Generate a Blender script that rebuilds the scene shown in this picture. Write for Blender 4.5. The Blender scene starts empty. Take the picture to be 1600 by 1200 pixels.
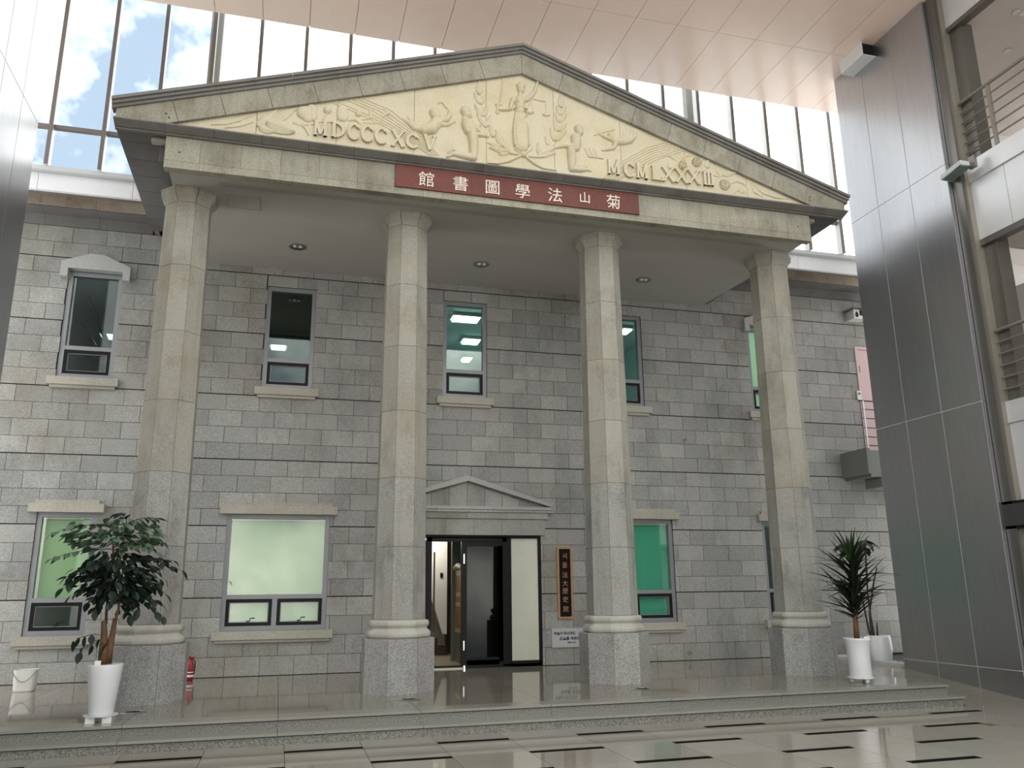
import bpy, bmesh, math, random
import numpy as np
from mathutils import Vector, Matrix

scene = bpy.context.scene
COL = scene.collection
R = math.radians
random.seed(11)

# ------------------------------------------------------------------ camera
F_PX = 1281.42
CAM = np.array([-3.2292, -11.8630, 1.3175])
YAW, PITCH, ROLL = 0.27188, 0.24583, -0.01095
FWD = np.array([math.sin(YAW)*math.cos(PITCH), math.cos(YAW)*math.cos(PITCH), math.sin(PITCH)])
RT0 = np.array([math.cos(YAW), -math.sin(YAW), 0.0])
UP0 = np.cross(RT0, FWD)
RT = math.cos(ROLL)*RT0 + math.sin(ROLL)*UP0
UP = -math.sin(ROLL)*RT0 + math.cos(ROLL)*UP0
cd = bpy.data.cameras.new('camera')
cd.sensor_fit = 'HORIZONTAL'; cd.sensor_width = 36.0
cd.lens = 36.0*F_PX/1600.0
cd.clip_end = 400
cam = bpy.data.objects.new('camera', cd); COL.objects.link(cam)
cam.matrix_world = Matrix(((RT[0], UP[0], -FWD[0], CAM[0]), (RT[1], UP[1], -FWD[1], CAM[1]),
                           (RT[2], UP[2], -FWD[2], CAM[2]), (0, 0, 0, 1)))
scene.camera = cam

# ------------------------------------------------------------------ view + sky
vs = scene.view_settings
vs.view_transform = 'Standard'; vs.look = 'None'; vs.gamma = 1.0; vs.use_curve_mapping = False
vs.exposure = 1.22
SKY_STRENGTH = 2.0
SKY_SHIFT = (3.4, 1.8, 1.0)
w = bpy.data.worlds.new('sky'); scene.world = w; w.use_nodes = True
nt = w.node_tree; nt.nodes.clear()
wo = nt.nodes.new('ShaderNodeOutputWorld'); bg = nt.nodes.new('ShaderNodeBackground')
tc = nt.nodes.new('ShaderNodeTexCoord'); nz = nt.nodes.new('ShaderNodeTexNoise'); cr = nt.nodes.new('ShaderNodeValToRGB')
nz.inputs['Scale'].default_value = 3.2; nz.inputs['Detail'].default_value = 6; nz.inputs['Roughness'].default_value = 0.6
cr.color_ramp.elements[0].position = 0.41; cr.color_ramp.elements[0].color = (0.130, 0.163, 0.205, 1)
cr.color_ramp.elements[1].position = 0.62; cr.color_ramp.elements[1].color = (1.0, 0.968, 0.90, 1)
mpn = nt.nodes.new('ShaderNodeMapping'); mpn.inputs['Location'].default_value = SKY_SHIFT
nt.links.new(tc.outputs['Generated'], mpn.inputs['Vector']); nt.links.new(mpn.outputs['Vector'], nz.inputs['Vector']); nt.links.new(nz.outputs['Fac'], cr.inputs['Fac'])
nt.links.new(cr.outputs['Color'], bg.inputs['Color']); bg.inputs['Strength'].default_value = SKY_STRENGTH
nt.links.new(bg.outputs['Background'], wo.inputs['Surface'])


def ray(u, v):
    return FWD + (u-800.0)/F_PX*RT + (600.0-v)/F_PX*UP


def on_y(u, v, Y):
    d = ray(u, v); return CAM + d*((Y-CAM[1])/d[1])


def on_z(u, v, Z):
    d = ray(u, v); return CAM + d*((Z-CAM[2])/d[2])


def on_x(u, v, X):
    d = ray(u, v); return CAM + d*((X-CAM[0])/d[0])


# ------------------------------------------------------------------ materials
MATS = {}


class NB:
    """small node helper"""
    def __init__(s, name):
        s.m = bpy.data.materials.new(name); s.m.use_nodes = True
        s.t = s.m.node_tree; s.t.nodes.clear()
        s.out = s.t.nodes.new('ShaderNodeOutputMaterial')

    def n(s, typ, **kw):
        x = s.t.nodes.new('ShaderNode'+typ)
        for k, v in kw.items():
            if k.startswith('_'):
                setattr(x, k[1:], v)
            else:
                x.inputs[k.replace('__', ' ')].default_value = v
        return x

    def l(s, a, b):
        s.t.links.new(a, b)

    def mix(s, fac, a, b, mode='MIX'):
        x = s.t.nodes.new('ShaderNodeMix'); x.data_type = 'RGBA'; x.blend_type = mode
        for val, sock in ((fac, x.inputs[0]), (a, x.inputs[6]), (b, x.inputs[7])):
            if hasattr(val, 'is_output'):
                s.l(val, sock)
            elif isinstance(val, (int, float)):
                sock.default_value = val
            else:
                sock.default_value = (*val[:3], 1)
        return x.outputs[2]

    def ramp(s, fac, p0, p1, c0=(0, 0, 0), c1=(1, 1, 1)):
        x = s.t.nodes.new('ShaderNodeValToRGB')
        x.color_ramp.elements[0].position = p0; x.color_ramp.elements[1].position = p1
        x.color_ramp.elements[0].color = (*c0, 1); x.color_ramp.elements[1].color = (*c1, 1)
        s.l(fac, x.inputs['Fac']); return x.outputs['Color']

    def noise(s, vec, scale, detail=2.0, rough=0.5):
        x = s.n('TexNoise', Scale=scale, Detail=detail, Roughness=rough)
        s.l(vec, x.inputs['Vector']); return x.outputs['Fac']

    def pos(s):
        return s.t.nodes.new('ShaderNodeNewGeometry').outputs['Position']

    def scaled(s, vec, sc):
        x = s.n('Mapping'); x.inputs['Scale'].default_value = sc
        s.l(vec, x.inputs['Vector']); return x.outputs['Vector']


def stone(name, base, speck=0.35, sscale=85, tone=0.16, rough=0.8, stain=(0.5, 0.47, 0.40), stain_amt=0.25,
          stain_scale=0.9, dark=(0.30, 0.30, 0.30), dark_amt=0.0, spec=0.3, bump=0.25, streak=0.0, coat=0.0):
    b = NB(name); p = b.pos()
    obj = b.n('ObjectInfo'); geo = b.n('NewGeometry')
    add = b.n('Math', _operation='ADD'); b.l(obj.outputs['Random'], add.inputs[0]); b.l(geo.outputs['Random Per Island'], add.inputs[1])
    fr = b.n('Math', _operation='FRACT'); b.l(add.outputs[0], fr.inputs[0])
    c = b.mix(b.ramp(fr.outputs[0], 0, 1, (1-tone,)*3, (1+tone,)*3), base, base, 'MIX')
    mul = b.mix(1.0, base, b.ramp(fr.outputs[0], 0.0, 1.0, (1-tone, 1-tone, 1-tone*0.95), (1.0, 1.0, 1.0)), 'MULTIPLY')
    big = b.noise(p, stain_scale, 5, 0.62)
    c = b.mix(b.ramp(big, 0.48, 0.68, (0, 0, 0), (stain_amt,)*3), mul, b.mix(1.0, mul, stain, 'MULTIPLY'))
    if dark_amt > 0:
        d = b.noise(b.scaled(p, (1.0, 1.0, 0.55)), stain_scale*1.7, 6, 0.7)
        c = b.mix(b.ramp(d, 0.50, 0.66, (0, 0, 0), (dark_amt,)*3), c, b.mix(1.0, c, dark, 'MULTIPLY'))
    if streak > 0:
        d = b.noise(b.scaled(p, (5.0, 5.0, 0.35)), 1.4, 5, 0.65)
        c = b.mix(b.ramp(d, 0.50, 0.70, (0, 0, 0), (streak,)*3), c, b.mix(1.0, c, (0.55, 0.52, 0.45), 'MULTIPLY'))
    s1 = b.noise(p, sscale, 3, 0.7)
    c = b.mix(1.0, c, b.ramp(s1, 0.36, 0.66, (1-speck,)*3, (1+speck*0.75,)*3), 'MULTIPLY')
    pr = b.n('BsdfPrincipled', Roughness=rough)
    pr.inputs['Specular IOR Level'].default_value = spec
    if coat:
        pr.inputs['Coat Weight'].default_value = coat; pr.inputs['Coat Roughness'].default_value = 0.04
    b.l(c, pr.inputs['Base Color'])
    if bump:
        bp = b.n('Bump', Strength=bump, Distance=0.004); b.l(s1, bp.inputs['Height']); b.l(bp.outputs['Normal'], pr.inputs['Normal'])
    b.l(pr.outputs[0], b.out.inputs['Surface'])
    MATS[name] = b.m; return b.m


def plain(name, col, rough=0.5, metal=0.0, spec=0.5, var=0.06, vscale=3.0, aniso=None, coat=0.0):
    b = NB(name); p = b.pos()
    v = p if aniso is None else b.scaled(p, aniso)
    nn = b.noise(v, vscale, 4, 0.6)
    c = b.mix(1.0, col, b.ramp(nn, 0.3, 0.7, (1-var,)*3, (1+var,)*3), 'MULTIPLY')
    pr = b.n('BsdfPrincipled', Roughness=rough, Metallic=metal)
    pr.inputs['Specular IOR Level'].default_value = spec
    if coat:
        pr.inputs['Coat Weight'].default_value = coat
    b.l(c, pr.inputs['Base Color']); b.l(pr.outputs[0], b.out.inputs['Surface'])
    MATS[name] = b.m; return b.m


def glass(name, tint, refl=0.06, rough=0.02):
    b = NB(name)
    tr = b.n('BsdfTransparent'); tr.inputs['Color'].default_value = (*tint, 1)
    gl = b.n('BsdfGlossy', Roughness=rough)
    lw = b.n('LayerWeight', Blend=0.5)
    pw = b.n('Math', _operation='POWER'); pw.inputs[1].default_value = 4.0; b.l(lw.outputs['Facing'], pw.inputs[0])
    nn = b.noise(b.pos(), 1.5, 1)
    ad = b.n('Math', _operation='MULTIPLY_ADD'); ad.inputs[1].default_value = 0.6; ad.inputs[2].default_value = refl
    b.l(pw.outputs[0], ad.inputs[0])
    vv = b.n('Math', _operation='MULTIPLY_ADD'); vv.inputs[1].default_value = 0.02; b.l(nn, vv.inputs[0]); b.l(ad.outputs[0], vv.inputs[2])
    mx = b.n('MixShader'); b.l(vv.outputs[0], mx.inputs[0]); b.l(tr.outputs[0], mx.inputs[1]); b.l(gl.outputs[0], mx.inputs[2])
    b.l(mx.outputs[0], b.out.inputs['Surface'])
    MATS[name] = b.m; return b.m


def glow(name, col, strength):
    b = NB(name); e = b.n('Emission', Strength=strength); e.inputs['Color'].default_value = (*col, 1)
    b.l(e.outputs[0], b.out.inputs['Surface']); MATS[name] = b.m; return b.m


stone('granite_wall', (0.395, 0.393, 0.368), speck=0.30, sscale=70, tone=0.22, stain=(0.72, 0.68, 0.58), stain_amt=0.7, stain_scale=0.55,
      dark=(0.55, 0.56, 0.58), dark_amt=0.55)
stone('granite_sill', (0.44, 0.415, 0.35), speck=0.22, tone=0.08, stain_amt=0.3)
stone('granite_hood', (0.41, 0.41, 0.395), speck=0.22, tone=0.06, stain_amt=0.1)
stone('granite_column', (0.41, 0.395, 0.335), speck=0.26, sscale=95, tone=0.16, stain=(0.78, 0.66, 0.45), stain_amt=0.35, stain_scale=1.3,
      dark=(0.58, 0.58, 0.58), dark_amt=0.5, streak=0.25)
stone('granite_plinth', (0.40, 0.40, 0.385), speck=0.45, sscale=75, tone=0.14, stain=(0.75, 0.68, 0.5), stain_amt=0.35, stain_scale=1.6,
      dark=(0.6, 0.6, 0.6), dark_amt=0.4, streak=0.2)
stone('granite_drum', (0.385, 0.38, 0.35), speck=0.32, sscale=85, tone=0.12, stain=(0.75, 0.70, 0.58), stain_amt=0.3, stain_scale=1.3,
      dark=(0.55, 0.55, 0.55), dark_amt=0.65, streak=0.35)
stone('granite_moulding', (0.50, 0.485, 0.43), speck=0.15, tone=0.06, stain_amt=0.25, stain_scale=2.5)
stone('granite_pediment', (0.40, 0.38, 0.305), speck=0.32, sscale=80, tone=0.18, stain=(0.62, 0.58, 0.52), stain_amt=0.55, stain_scale=1.6,
      dark=(0.50, 0.49, 0.47), dark_amt=0.55, streak=0.4)
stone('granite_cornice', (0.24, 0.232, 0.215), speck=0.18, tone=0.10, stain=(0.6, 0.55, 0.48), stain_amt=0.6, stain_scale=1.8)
stone('granite_soffit', (0.17, 0.163, 0.155), speck=0.12, tone=0.10, stain=(0.6, 0.6, 0.6), stain_amt=0.5, stain_scale=1.5)  # dark tone; on the main eaves it carries the shade of the underside
stone('eave_stone', (0.46, 0.385, 0.305), speck=0.25, tone=0.18, stain=(0.6, 0.55, 0.5), stain_amt=0.6, stain_scale=2.2, dark=(0.5, 0.5, 0.5), dark_amt=0.4)
stone('relief_stone', (0.64, 0.58, 0.42), speck=0.05, sscale=30, tone=0.05, rough=0.65, stain=(0.90, 0.80, 0.62), stain_amt=0.45, stain_scale=2.0,
      dark=(0.80, 0.80, 0.82), dark_amt=0.35, bump=0.05)
stone('hall_tile', (0.385, 0.365, 0.315), speck=0.22, sscale=110, tone=0.16, rough=0.06, stain=(0.90, 0.82, 0.76), stain_amt=0.6, spec=0.55, bump=0.0)
stone('podium_slab', (0.285, 0.262, 0.215), speck=0.18, sscale=110, tone=0.16, rough=0.05, stain=(0.85, 0.8, 0.7), stain_amt=0.6, spec=0.5, bump=0.0)
stone('step_riser', (0.25, 0.25, 0.225), speck=0.55, sscale=75, tone=0.06, rough=0.6, stain_amt=0.1)
stone('step_nose', (0.29, 0.28, 0.24), speck=0.15, sscale=120, tone=0.05, rough=0.2, stain_amt=0.1, bump=0.0)
stone('black_granite', (0.010, 0.010, 0.009), speck=0.2, tone=0.05, rough=0.9, spec=0.02, stain_amt=0.0, bump=0.0)
stone('red_granite', (0.16, 0.040, 0.028), speck=0.25, sscale=60, tone=0.12, rough=0.35, stain=(0.6, 0.5, 0.5), stain_amt=0.35, stain_scale=3, bump=0.0)
stone('plaque_stone', (0.50, 0.51, 0.51), speck=0.14, tone=0.02, stain_amt=0.1, bump=0.0)
stone('gravel_white', (0.6, 0.6, 0.57), speck=0.3, sscale=40, tone=0.5, stain_amt=0.3, stain_scale=8)
plain('mortar', (0.045, 0.043, 0.04), rough=0.95, spec=0.1)
plain('column_mortar', (0.11, 0.105, 0.09), rough=0.95, spec=0.1)
plain('steel_cladding', (0.49, 0.49, 0.515), rough=0.33, metal=0.95, var=0.05, vscale=2.0, aniso=(14, 14, 0.5))
plain('gallery_panel', (0.72, 0.73, 0.76), rough=0.32, metal=0.35, var=0.03)
plain('dark_steel', (0.20, 0.195, 0.18), rough=0.32, metal=0.7, var=0.05)
plain('shadow_gap', (0.05, 0.05, 0.05), rough=0.9)
plain('ceiling_panel', (0.98, 0.77, 0.65), rough=0.24, var=0.02, spec=0.6)
plain('white_paint', (0.80, 0.795, 0.77), rough=0.7, var=0.02)
plain('porch_paint', (0.385, 0.37, 0.335), rough=0.75, var=0.04, vscale=1.2)
plain('fascia_white', (0.78, 0.785, 0.80), rough=0.4, var=0.02)
plain('ledge_grey', (0.56, 0.57, 0.57), rough=0.4, var=0.03)
plain('mullion_brown', (0.16, 0.135, 0.125), rough=0.45, var=0.04)
plain('mullion_white', (0.86, 0.85, 0.85), rough=0.4, var=0.03)
plain('post_grey', (0.30, 0.285, 0.25), rough=0.5, var=0.04)
plain('frame_grey', (0.24, 0.245, 0.255), rough=0.42, metal=0.2, var=0.03)
plain('frame_black', (0.010, 0.010, 0.010), spec=0.15, rough=0.45, var=0.05)
plain('blind_green', (0.37, 0.50, 0.33), rough=0.8, var=0.04, vscale=1.0)
plain('blind_emerald', (0.07, 0.42, 0.34), rough=0.8, var=0.04, vscale=1.0)
plain('blind_mint', (0.55, 0.92, 0.76), rough=0.8, var=0.03)
plain('room_wall', (0.82, 0.88, 0.90), rough=0.85, var=0.03)
plain('room_dark', (0.14, 0.19, 0.18), rough=0.85, var=0.05)  # dimness of the rooms behind the windows put into the wall colour
plain('room_green', (0.16, 0.34, 0.22), rough=0.85, var=0.05)
plain('frosted_film', (0.62, 0.63, 0.52), rough=0.22, var=0.03)
plain('wood_brown', (0.34, 0.19, 0.06), rough=0.45, var=0.12, vscale=6, aniso=(12, 12, 0.8))
plain('brass_old', (0.66, 0.58, 0.36), rough=0.4, metal=0.1, var=0.12, vscale=12)
plain('lobby_floor', (0.60, 0.55, 0.40), rough=0.25, var=0.04)
plain('dark_red_wood', (0.06, 0.025, 0.02), rough=0.4, var=0.1)
plain('carved_gold', (0.42, 0.20, 0.13), rough=0.5, var=0.1)
plain('sign_black', (0.010, 0.007, 0.007), spec=0.1, rough=0.6, var=0.05)
plain('sign_frame', (0.40, 0.22, 0.08), rough=0.45, var=0.15, vscale=14)
plain('letter_cream', (0.75, 0.66, 0.55), rough=0.6, var=0.03)
plain('letter_black', (0.01, 0.01, 0.01), rough=0.6)
plain('pot_white', (0.74, 0.75, 0.76), rough=0.28, var=0.015, spec=0.5)
plain('soil', (0.035, 0.022, 0.015), rough=0.95, var=0.3, vscale=40)
plain('bark', (0.14, 0.078, 0.035), rough=0.85, var=0.35, vscale=18, aniso=(1, 1, 0.4))
plain('twig', (0.05, 0.033, 0.02), rough=0.8, var=0.2, vscale=20)
plain('leaf_dark', (0.015, 0.028, 0.018), rough=0.45, var=0.25, vscale=8, spec=0.25)  # near-black green; on the tree it paints the shaded lower crown
plain('leaf_lit', (0.085, 0.14, 0.085), rough=0.35, var=0.25, vscale=8, spec=0.5)  # lit look of the upper crown put into a lighter leaf colour
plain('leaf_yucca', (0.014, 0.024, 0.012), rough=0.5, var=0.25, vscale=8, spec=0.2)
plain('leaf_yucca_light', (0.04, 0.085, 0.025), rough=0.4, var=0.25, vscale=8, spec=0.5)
plain('red_paint', (0.30, 0.012, 0.02), rough=0.3, var=0.05)
plain('white_plastic', (0.70, 0.69, 0.64), rough=0.45, var=0.03)
plain('black_plastic', (0.010, 0.010, 0.010), rough=0.5, spec=0.2)
plain('chrome', (0.7, 0.7, 0.7), rough=0.12, metal=1.0)
plain('rail_steel', (0.26, 0.24, 0.20), rough=0.4, metal=0.4)
plain('pink_door', (0.58, 0.42, 0.43), rough=0.5, var=0.03)
plain('bridge_grey', (0.19, 0.20, 0.185), rough=0.6, var=0.04)
plain('gallery_ceiling', (0.66, 0.60, 0.56), rough=0.8, var=0.03)
plain('gallery_wall', (0.72, 0.70, 0.68), rough=0.8, var=0.03)
plain('teal_paint', (0.35, 0.68, 0.58), rough=0.6, var=0.03)
plain('brass_plate', (0.60, 0.42, 0.22), rough=0.25, metal=0.9)
plain('roof_dark', (0.16, 0.155, 0.145), rough=0.7, var=0.06)
plain('paper', (0.8, 0.8, 0.78), rough=0.8)
plain('ground', (0.22, 0.24, 0.18), rough=0.9)
glass('glass_clear', (0.97, 0.99, 0.99), refl=0.0)
glass('glass_green', (0.60, 0.80, 0.72), refl=0.07)
glass('glass_pale', (0.92, 0.97, 0.90), refl=0.06)
glass('glass_door', (0.26, 0.29, 0.20), refl=0.015)
glow('tube_glow', (0.90, 0.96, 1.0), 7.0)
glow('tube_glow_dim', (0.95, 0.98, 1.0), 2.0)
glow('lamp_glow', (1.0, 0.93, 0.80), 1.3)
glow('exit_glow', (0.05, 0.9, 0.25), 1.2)


# ------------------------------------------------------------------ mesh helpers
class MB:
    def __init__(s):
        s.v = []; s.f = []

    def add(s, vs_, fs_):
        o = len(s.v); s.v += [tuple(map(float, p)) for p in vs_]; s.f += [[i+o for i in f] for f in fs_]; return s

    def box(s, x0, x1, y0, y1, z0, z1):
        return s.add([(x0, y0, z0), (x1, y0, z0), (x1, y1, z0), (x0, y1, z0), (x0, y0, z1), (x1, y0, z1), (x1, y1, z1), (x0, y1, z1)],
                     [(0, 3, 2, 1), (4, 5, 6, 7), (0, 1, 5, 4), (1, 2, 6, 5), (2, 3, 7, 6), (3, 0, 4, 7)])

    def prism_xz(s, poly, y0, y1):
        """polygon of (x, z), extruded from y0 (front) to y1"""
        n = len(poly)
        a = sum(poly[i][0]*poly[(i+1) % n][1]-poly[(i+1) % n][0]*poly[i][1] for i in range(n))
        if a < 0:
            poly = poly[::-1]
        vs_ = [(x, y0, z) for x, z in poly]+[(x, y1, z) for x, z in poly]
        return s.add(vs_, [list(range(n)), list(range(2*n-1, n-1, -1))]+[[i, i+n, (i+1) % n+n, (i+1) % n] for i in range(n)])

    def prism_yz(s, poly, x0, x1):
        n = len(poly)
        a = sum(poly[i][0]*poly[(i+1) % n][1]-poly[(i+1) % n][0]*poly[i][1] for i in range(n))
        if a < 0:
            poly = poly[::-1]
        vs_ = [(x0, y, z) for y, z in poly]+[(x1, y, z) for y, z in poly]
        return s.add(vs_, [list(range(n-1, -1, -1)), list(range(n, 2*n))]+[[i, (i+1) % n, (i+1) % n+n, i+n] for i in range(n)])

    def tube(s, pts, r, n=8, cap=True):
        pts = [Vector(p) for p in pts]; rs = r if isinstance(r, (list, tuple)) else [r]*len(pts)
        rings = []; prev = None
        for i, p in enumerate(pts):
            t = (pts[min(i+1, len(pts)-1)]-pts[max(i-1, 0)]).normalized()
            a = Vector((0, 0, 1)) if abs(t.z) < 0.9 else Vector((1, 0, 0))
            u = prev - t*prev.dot(t) if prev is not None else t.cross(a)
            if u.length < 1e-6:
                u = t.cross(a)
            u.normalize(); prev = u; q = t.cross(u)
            rings.append([p+(u*math.cos(2*math.pi*k/n)+q*math.sin(2*math.pi*k/n))*rs[i] for k in range(n)])
        vs_ = [p for rg in rings for p in rg]
        fs_ = [[i*n+k, i*n+(k+1) % n, (i+1)*n+(k+1) % n, (i+1)*n+k] for i in range(len(pts)-1) for k in range(n)]
        if cap:
            fs_ += [list(range(n-1, -1, -1)), list(range((len(pts)-1)*n, len(pts)*n))]
        return s.add(vs_, fs_)

    def lathe(s, prof, c=(0, 0, 0), n=24, close=True):
        vs_ = []; m = len(prof)
        for k in range(n):
            a = 2*math.pi*k/n
            vs_ += [(c[0]+r*math.cos(a), c[1]+r*math.sin(a), c[2]+z) for r, z in prof]
        fs_ = [[k*m+i, ((k+1) % n)*m+i, ((k+1) % n)*m+i+1, k*m+i+1] for k in range(n) for i in range(m-1)]
        if close:
            fs_ += [[k*m for k in range(n)][::-1], [k*m+m-1 for k in range(n)]]
        return s.add(vs_, fs_)

    def ring_xz(s, x0, x1, z0, z1, wd, y0, y1):
        """rectangular frame in the XZ plane"""
        s.box(x0, x1, y0, y1, z0, z0+wd); s.box(x0, x1, y0, y1, z1-wd, z1)
        s.box(x0, x0+wd, y0, y1, z0+wd, z1-wd); s.box(x1-wd, x1, y0, y1, z0+wd, z1-wd); return s

    def mesh(s, name='m', smooth=False):
        m = bpy.data.meshes.new(name); m.from_pydata(s.v, [], s.f); m.update()
        if smooth:
            m.shade_smooth()
        return m


WM = {}


def obj(name, mesh, mat, parent=None, loc=(0, 0, 0), smooth=False, mw=None):
    if isinstance(mesh, MB):
        mesh = mesh.mesh(name, smooth)
    if not mesh.materials:
        mesh.materials.append(MATS[mat])
    o = bpy.data.objects.new(name, mesh); COL.objects.link(o)
    o.matrix_world = mw if mw is not None else Matrix.Translation(loc)
    WM[o] = o.matrix_world.copy() if mw is None else mw.copy()
    if parent is not None:
        o.parent = parent; o.matrix_parent_inverse = WM[parent].inverted()
    return o


def empty(name, loc):
    o = bpy.data.objects.new(name, None); COL.objects.link(o); o.location = loc; o.empty_display_size = 0.2
    WM[o] = Matrix.Translation(loc); return o


def tag(o, label, cat=None, group=None, kind=None):
    o['label'] = label
    if cat:
        o['category'] = cat
    if group:
        o['group'] = group
    if kind:
        o['kind'] = kind
    return o


def struct(o, label=None):
    o['kind'] = 'structure'
    if label:
        o['label'] = label
    return o


D = 2.81           # front plane of the brick wall
HALL = -0.245      # hall floor level
M = 0.78           # panel module

# ------------------------------------------------------------------ hall floor
fl = empty('floor', (0, -6, HALL)); struct(fl, 'polished granite hall floor with black inlaid strips')
obj('floor_base', MB().box(-14, 14, -30, -2.2, HALL-0.3, HALL-0.03), 'shadow_gap', fl)
XI0, XM = 0.044, 0.7825
YR = [-2.60, -3.39, -4.18, -4.97, -5.76, -6.55]
g = 0.0025
sh = {}
for i in range(-9, 9):
    x0, x1 = XI0+i*XM+g, XI0+(i+1)*XM-g
    obj('floor_tile', MB().box(x0, x1, YR[0]+g, -2.225, HALL-0.03, HALL), 'hall_tile', fl)
    for r in range(5):
        y1, y0 = YR[r]-g, YR[r+1]+g
        if (i+r) % 2 == 0:
            key = 's'
            if key not in sh:
                sh[key] = MB().box(0, XM-2*g, -0.105, 0, -0.03, 0).mesh('strip')
            obj('inlay_strip', sh[key], 'black_granite', fl, (x0, y1, HALL)); y1 -= 0.105+2*g
            key = 'a'
        else:
            key = 'b'
        if key not in sh:
            sh[key] = MB().box(0, XM-2*g, y0-y1, 0, -0.03, 0).mesh('tile')
        obj('floor_tile', sh[key], 'hall_tile', fl, (x0, y1, HALL))
obj('floor_tile', MB().box(-14, 14, -30, YR[5]-g, HALL-0.03, HALL), 'hall_tile', fl)
obj('floor_tile', MB().box(-14, XI0-9*XM-g, YR[5]+g, -2.2, HALL-0.03, HALL), 'hall_tile', fl)
obj('floor_tile', MB().box(XI0+9*XM+g, 14, YR[5]+g, 0.15, HALL-0.03, HALL), 'hall_tile', fl)

# podium with two steps
PX1 = 5.63
pd = empty('floor_podium', (0, 0, 0)); struct(pd, 'polished grey granite podium of the portico with two low steps')
obj('podium_base', MB().box(-9.0, PX1, -1.98, D+0.4, HALL-0.2, -0.032).box(-9, PX1+0.04, -2.20, -1.98, HALL-0.2, -0.155), 'shadow_gap', pd)
obj('podium_base', MB().box(PX1, 9.4, 0.17, D+0.4, HALL-0.2, -0.032), 'shadow_gap', pd)
xs = [-9.0]+[-0.05+1.555*k for k in range(-5, 4)]+[PX1]
ys = [-1.72, -0.95, -0.10, 0.75, 1.6, 2.45, D+0.05]
for a, b_ in zip(xs[:-1], xs[1:]):
    for c, d in zip(ys[:-1], ys[1:]):
        obj('floor_slab', MB().box(a+g, b_-g, c+g*0.6, d-g*0.6, -0.03, 0), 'podium_slab', pd)
    e = b_+0.015 if b_ == PX1 else b_-g
    obj('step_tread', MB().box(a+g, e, -2.03, -1.72-g*0.6, -0.028, 0), 'step_nose', pd)
    obj('step_riser', MB().box(a+g*0.6, b_-g*0.6, -2.000, -1.978, -0.125, -0.040), 'step_riser', pd)
    e2 = b_+0.06 if b_ == PX1 else b_-g
    obj('step_tread', MB().box(a+g, e2, -2.255, -2.000, -0.153, -0.125), 'step_nose', pd)
    obj('step_riser', MB().box(a+g*0.6, (e2-0.03 if b_ == PX1 else b_-g*0.6), -2.22, -2.19, HALL-0.02, -0.165), 'step_riser', pd)
for c, d in ((0.17, 1.0), (1.0, 1.9), (1.9, D+0.05)):
    for a, b_ in ((PX1, 6.3), (6.3, 6.86)):
        obj('floor_slab', MB().box(a+g, b_-g, c+g, d-g, -0.03, 0), 'podium_slab', pd)
# ramp on the right of the steps
rp = obj('floor_ramp', MB().prism_yz([(0.17, 0.0), (-2.26, HALL+0.001), (-2.26, HALL-0.03), (0.17, HALL-0.03)], PX1+0.062, 6.79), 'podium_slab')
struct(rp, 'polished granite ramp beside the steel clad pier')
# gravel bed
gb = empty('gravel_bed', (7.6, 1.5, 0)); tag(gb, 'bed of white gravel with a metal edge behind the potted yucca', 'gravel bed')
obj('bed_edge', MB().prism_xz([(6.85, 0), (6.93, 0), (6.93, 0.055), (6.85, 0.055)], 0.17, 2.2).box(6.85, 7.45, 2.2, 2.27, 0, 0.055), 'ledge_grey', gb)
mb = MB(); rr = random.Random(3)
for k in range(500):
    x, y = rr.uniform(6.95, 7.40), rr.uniform(0.36, 2.15); s = rr.uniform(0.012, 0.03)
    if math.hypot(x-7.02, y-1.0) < 0.25: continue
    mb.add([(x-s, y, 0.012), (x, y-s, 0.012), (x+s, y, 0.012), (x, y+s, 0.012), (x, y, 0.012+s), (x, y, 0.0)],
           [(0, 1, 4), (1, 2, 4), (2, 3, 4), (3, 0, 4), (1, 0, 5), (2, 1, 5), (3, 2, 5), (0, 3, 5)])
gp = obj('pebbles', mb, 'gravel_white', gb); gp['kind'] = 'stuff'
obj('bed_soil', MB().box(6.93, 7.45, 0.35, 2.2, -0.03, 0.010), 'gravel_white', gb)

# ------------------------------------------------------------------ brick front wall
OPEN = {'w1': (-6.99, -6.125, 4.82, 6.70), 'w2': (-3.72, -2.85, 4.82, 6.72), 'w3': (-0.485, 0.37, 4.82, 6.72),
        'w4': (2.74, 3.61, 4.82, 6.72), 'w5': (6.03, 6.89, 4.84, 6.70),
        'g1': (-7.0, -6.125, 0.70, 2.60), 'g2': (-4.13, -2.435, 0.71, 2.61), 'g3': (2.38, 4.06, 0.70, 2.61), 'g4': (6.02, 6.89, 0.70, 2.60),
        'door': (-1.43, 1.38, 0.0, 2.28), 'pink': (8.68, 9.6, 4.0, 6.43)}


def subtract(r, o):
    x0, x1, z0, z1 = r; a0, a1, c0, c1 = o
    if x1 <= a0+1e-6 or x0 >= a1-1e-6 or z1 <= c0+1e-6 or z0 >= c1-1e-6:
        return [r]
    out = []
    if x0 < a0: out.append((x0, a0, z0, z1))
    if x1 > a1: out.append((a1, x1, z0, z1))
    m0, m1 = max(x0, a0), min(x1, a1)
    if z0 < c0: out.append((m0, m1, z0, c0))
    if z1 > c1: out.append((m0, m1, c1, z1))
    return out


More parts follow.
